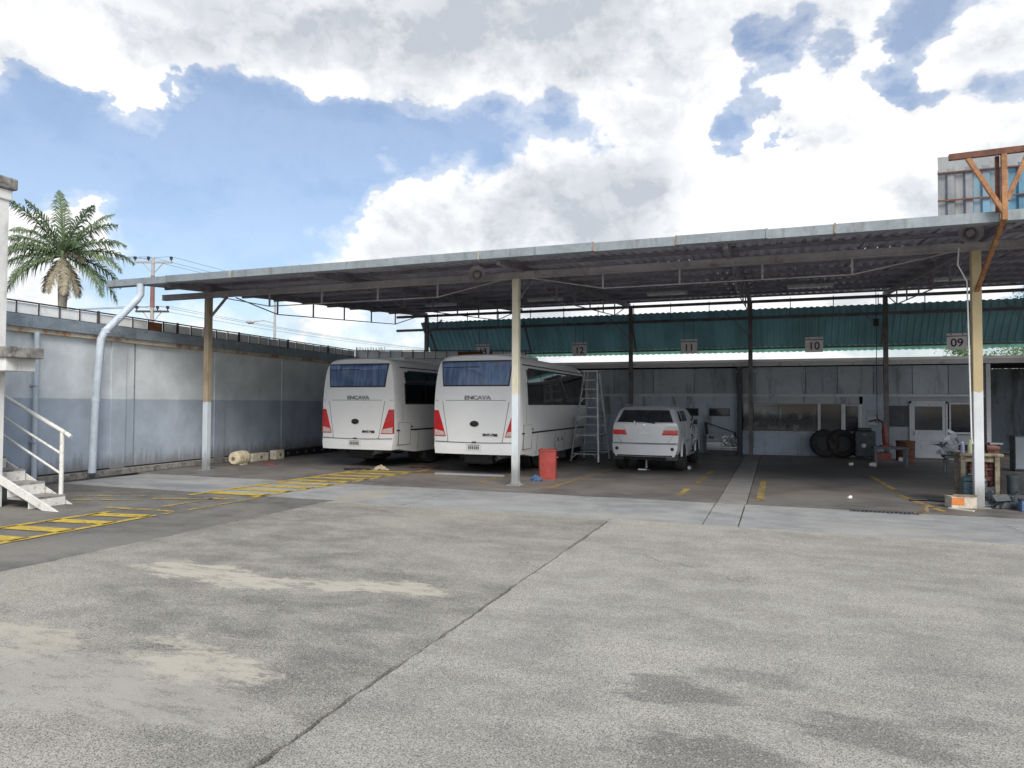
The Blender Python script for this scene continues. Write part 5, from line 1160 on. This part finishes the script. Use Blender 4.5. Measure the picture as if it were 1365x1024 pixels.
FR_ = [(-.15, .3, 84, 3.7, 14), (.45, -.3, 68, 3.2, 30), (-.5, -.2, 66, 3.2, 30), (-.75, -.4, 55, 3.9, 46), (-.8, .5, 46, 3.5, 64), (.7, .3, 60, 3.8, 36), (.8, -.4, 50, 3.4, 56), (-1, .1, 14, 3.4, 68), (-1, -.5, 18, 3.2, 80), (1, .2, 22, 3.6, 66), (1, -.4, 10, 3.3, 78), (-.8, .2, -18, 3.5, 62), (-.9, -.6, -14, 3.3, 70), (.85, .3, -20, 3.7, 62), (.7, -.5, -22, 3.4, 66), (.1, 1, 40, 3, 70), (.3, -.8, 30, 2.6, 80), (-1, .3, 34, 3.2, 64), (1, -.1, 36, 3.2, 62), (-.9, -.2, -2, 3.3, 66), (.95, .3, -4, 3.3, 66)]
for i, (a, dpt, el, ln, dr) in enumerate(FR_): frond(a, dpt, el, ln, dr, 'palm_leaf', i)
for i, (a, dpt, el, ln, dr) in enumerate([(-.3, -.4, -58, 2.4, 28), (.35, -.3, -60, 2.5, 26), (.1, -.9, -55, 2.5, 30), (-.5, .3, -50, 2.3, 38), (.5, .5, -52, 2.4, 36), (.05, .6, -62, 2.5, 22), (.55, -.5, 8, 1.5, 80)]): frond(a, dpt, el, ln, dr, 'dead_frond', 50+i, .5)
b = MB(); b.tube([(0, 0, 9.7), (.04, 0, 12.2)], [.04, .008], 6); b.build('spear_leaf', 'palm_leaf', pm)
# shrubs behind the low building on the right
def shrub(label, loc, sx, sy, sz, n, seed):
    rnd = random.Random(seed); t_ = thing('leafy_tree', label, 'tree', loc, 0, 'greenery behind the workshop building')
    b = MB(); b.tube([(0, 0, 0), (.1, 0, sz*.35), (.0, .1, sz*.6)], [.12, .09, .04], 8)
    for k in range(6): a = k*1.05; b.tube([(.05, 0, sz*.35), (sx*.5*math.cos(a), sy*.5*math.sin(a), sz*.72)], [.05, .015], 5)
    b.build('trunk', 'trunk', t_)
    b = MB(); cl = [(rnd.uniform(-sx, sx)*.8, rnd.uniform(-sy, sy)*.8, sz*rnd.uniform(.5, .95)) for _ in range(26)]
    for i in range(n):
        c_ = rnd.choice(cl); q = Vector(c_)+Vector((rnd.gauss(0, .28), rnd.gauss(0, .28), rnd.gauss(0, .22))); d_ = Vector((rnd.uniform(-1, 1), rnd.uniform(-1, 1), rnd.uniform(-1, 1))).normalized(); e_ = d_.orthogonal().normalized(); l = rnd.uniform(.08, .16)
        b.add([tuple(q), tuple(q+d_*l*.5+e_*l*.28), tuple(q+d_*l), tuple(q+d_*l*.5-e_*l*.28)], [(0, 1, 2, 3)])
    b.build('crown', 'bush_leaf', t_)
shrub('bright green bushy tree behind the board numbered 09', (9.2, 38, 0), 1.9, 1.4, 5.4, 5200, 1)
shrub('leafy green tree right of the bright bushy one', (12.2, 38.5, 0), 1.8, 1.4, 5.6, 4200, 2)
shrub('tall green tree showing above the green screen', (12.9, 41.5, 0), 1.6, 1.4, 9.4, 4200, 3)

# ================================================================== POLES AND WIRES
up_ = thing('utility_pole', 'concrete utility pole with two cross arms behind the long wall', 'pole', (-44.1, 40.0, 0), YAW)
b = MB(); b.tube([(0, 0, 0), (0, 0, 12.7)], [.20, .11], 10); b.build('shaft', 'pole_concrete', up_, smooth=True)
b = MB(); b.tube([(0, 0, 8.9), (0, 0, 11.3)], [.165, .145], 10); b.build('red_band', 'pole_red', up_, smooth=True)
for z, l in ((12.35, 1.45), (8.6, 1.25)):
    b = MB(); b.box(-l, l, -.07, .07, z-.07, z+.07); ca = b.build('cross_arm', 'pole_concrete' if z > 10 else 'fence_metal', up_)
    for s_ in (-1, 1): b = MB(); b.bar((0, 0, z-.9), (s_*l*.55, 0, z-.05), .05); b.build('brace', 'pole_concrete', ca)
    for x in (-l+.08, -.35 if z > 10 else .4, l-.08):
        b = MB(); b.lathe([(.04, 0), (.04, .14), (.13, .16), (.10, .24), (.13, .28), (.08, .36), (0, .37)], 10, Matrix.Translation((x, 0, z+.06))); b.build('insulator', 'black', ca)
sp = thing('lamp_pole', 'thin grey pole rising behind the parapet fence', 'pole', (-24.55, 30.0, 0)); b = MB(); b.tube([(0, 0, 0), (0, 0, 7.3)], [.10, .05], 8); b.build('shaft', 'pole_concrete', sp); b = MB(); b.tube([(0, 0, 5.9), (-.5, -.2, 6.05), (-1.0, -.4, 6.0)], .03, 6); b.build('bracket', 'pole_concrete', sp); b = MB(); b.lathe([(.05, -.25), (.12, -.1), (.12, .15), (.05, .25)], 10, Matrix.Translation((-1.2, -.45, 5.98)) @ Matrix.Rotation(R(90), 4, 'Y')); b.build('lamp_head', 'frame_pale', sp)
cy, sy_ = math.cos(YAW), math.sin(YAW)
def wire(a, c_, sag, lb):
    a, c_ = Vector(a), Vector(c_); b = MB(); b.tube([a.lerp(c_, i/24)-Vector((0, 0, sag*4*(i/24)*(1-i/24))) for i in range(25)], .013, 4)
    tag(b.build('overhead_wire', 'wire'), 'thin dark wire from the '+lb, 'wire', 'overhead wires')
for x, z in ((-1.37, 12.78), (-.35, 12.78), (1.37, 12.78), (-1.17, 9.02), (.4, 9.02), (1.17, 9.02)):
    P0 = Vector((-44.1+x*cy, 40+x*sy_, z)); arm = 'utility pole top arm' if z > 10 else 'utility pole lower arm'; wire(P0, (-92+x, 30, z+2.2), 1.0, arm+' running past the palm'); wire(P0, (-30+x*.6, 112, z+1.2), 1.6, arm+' running behind the canopy')
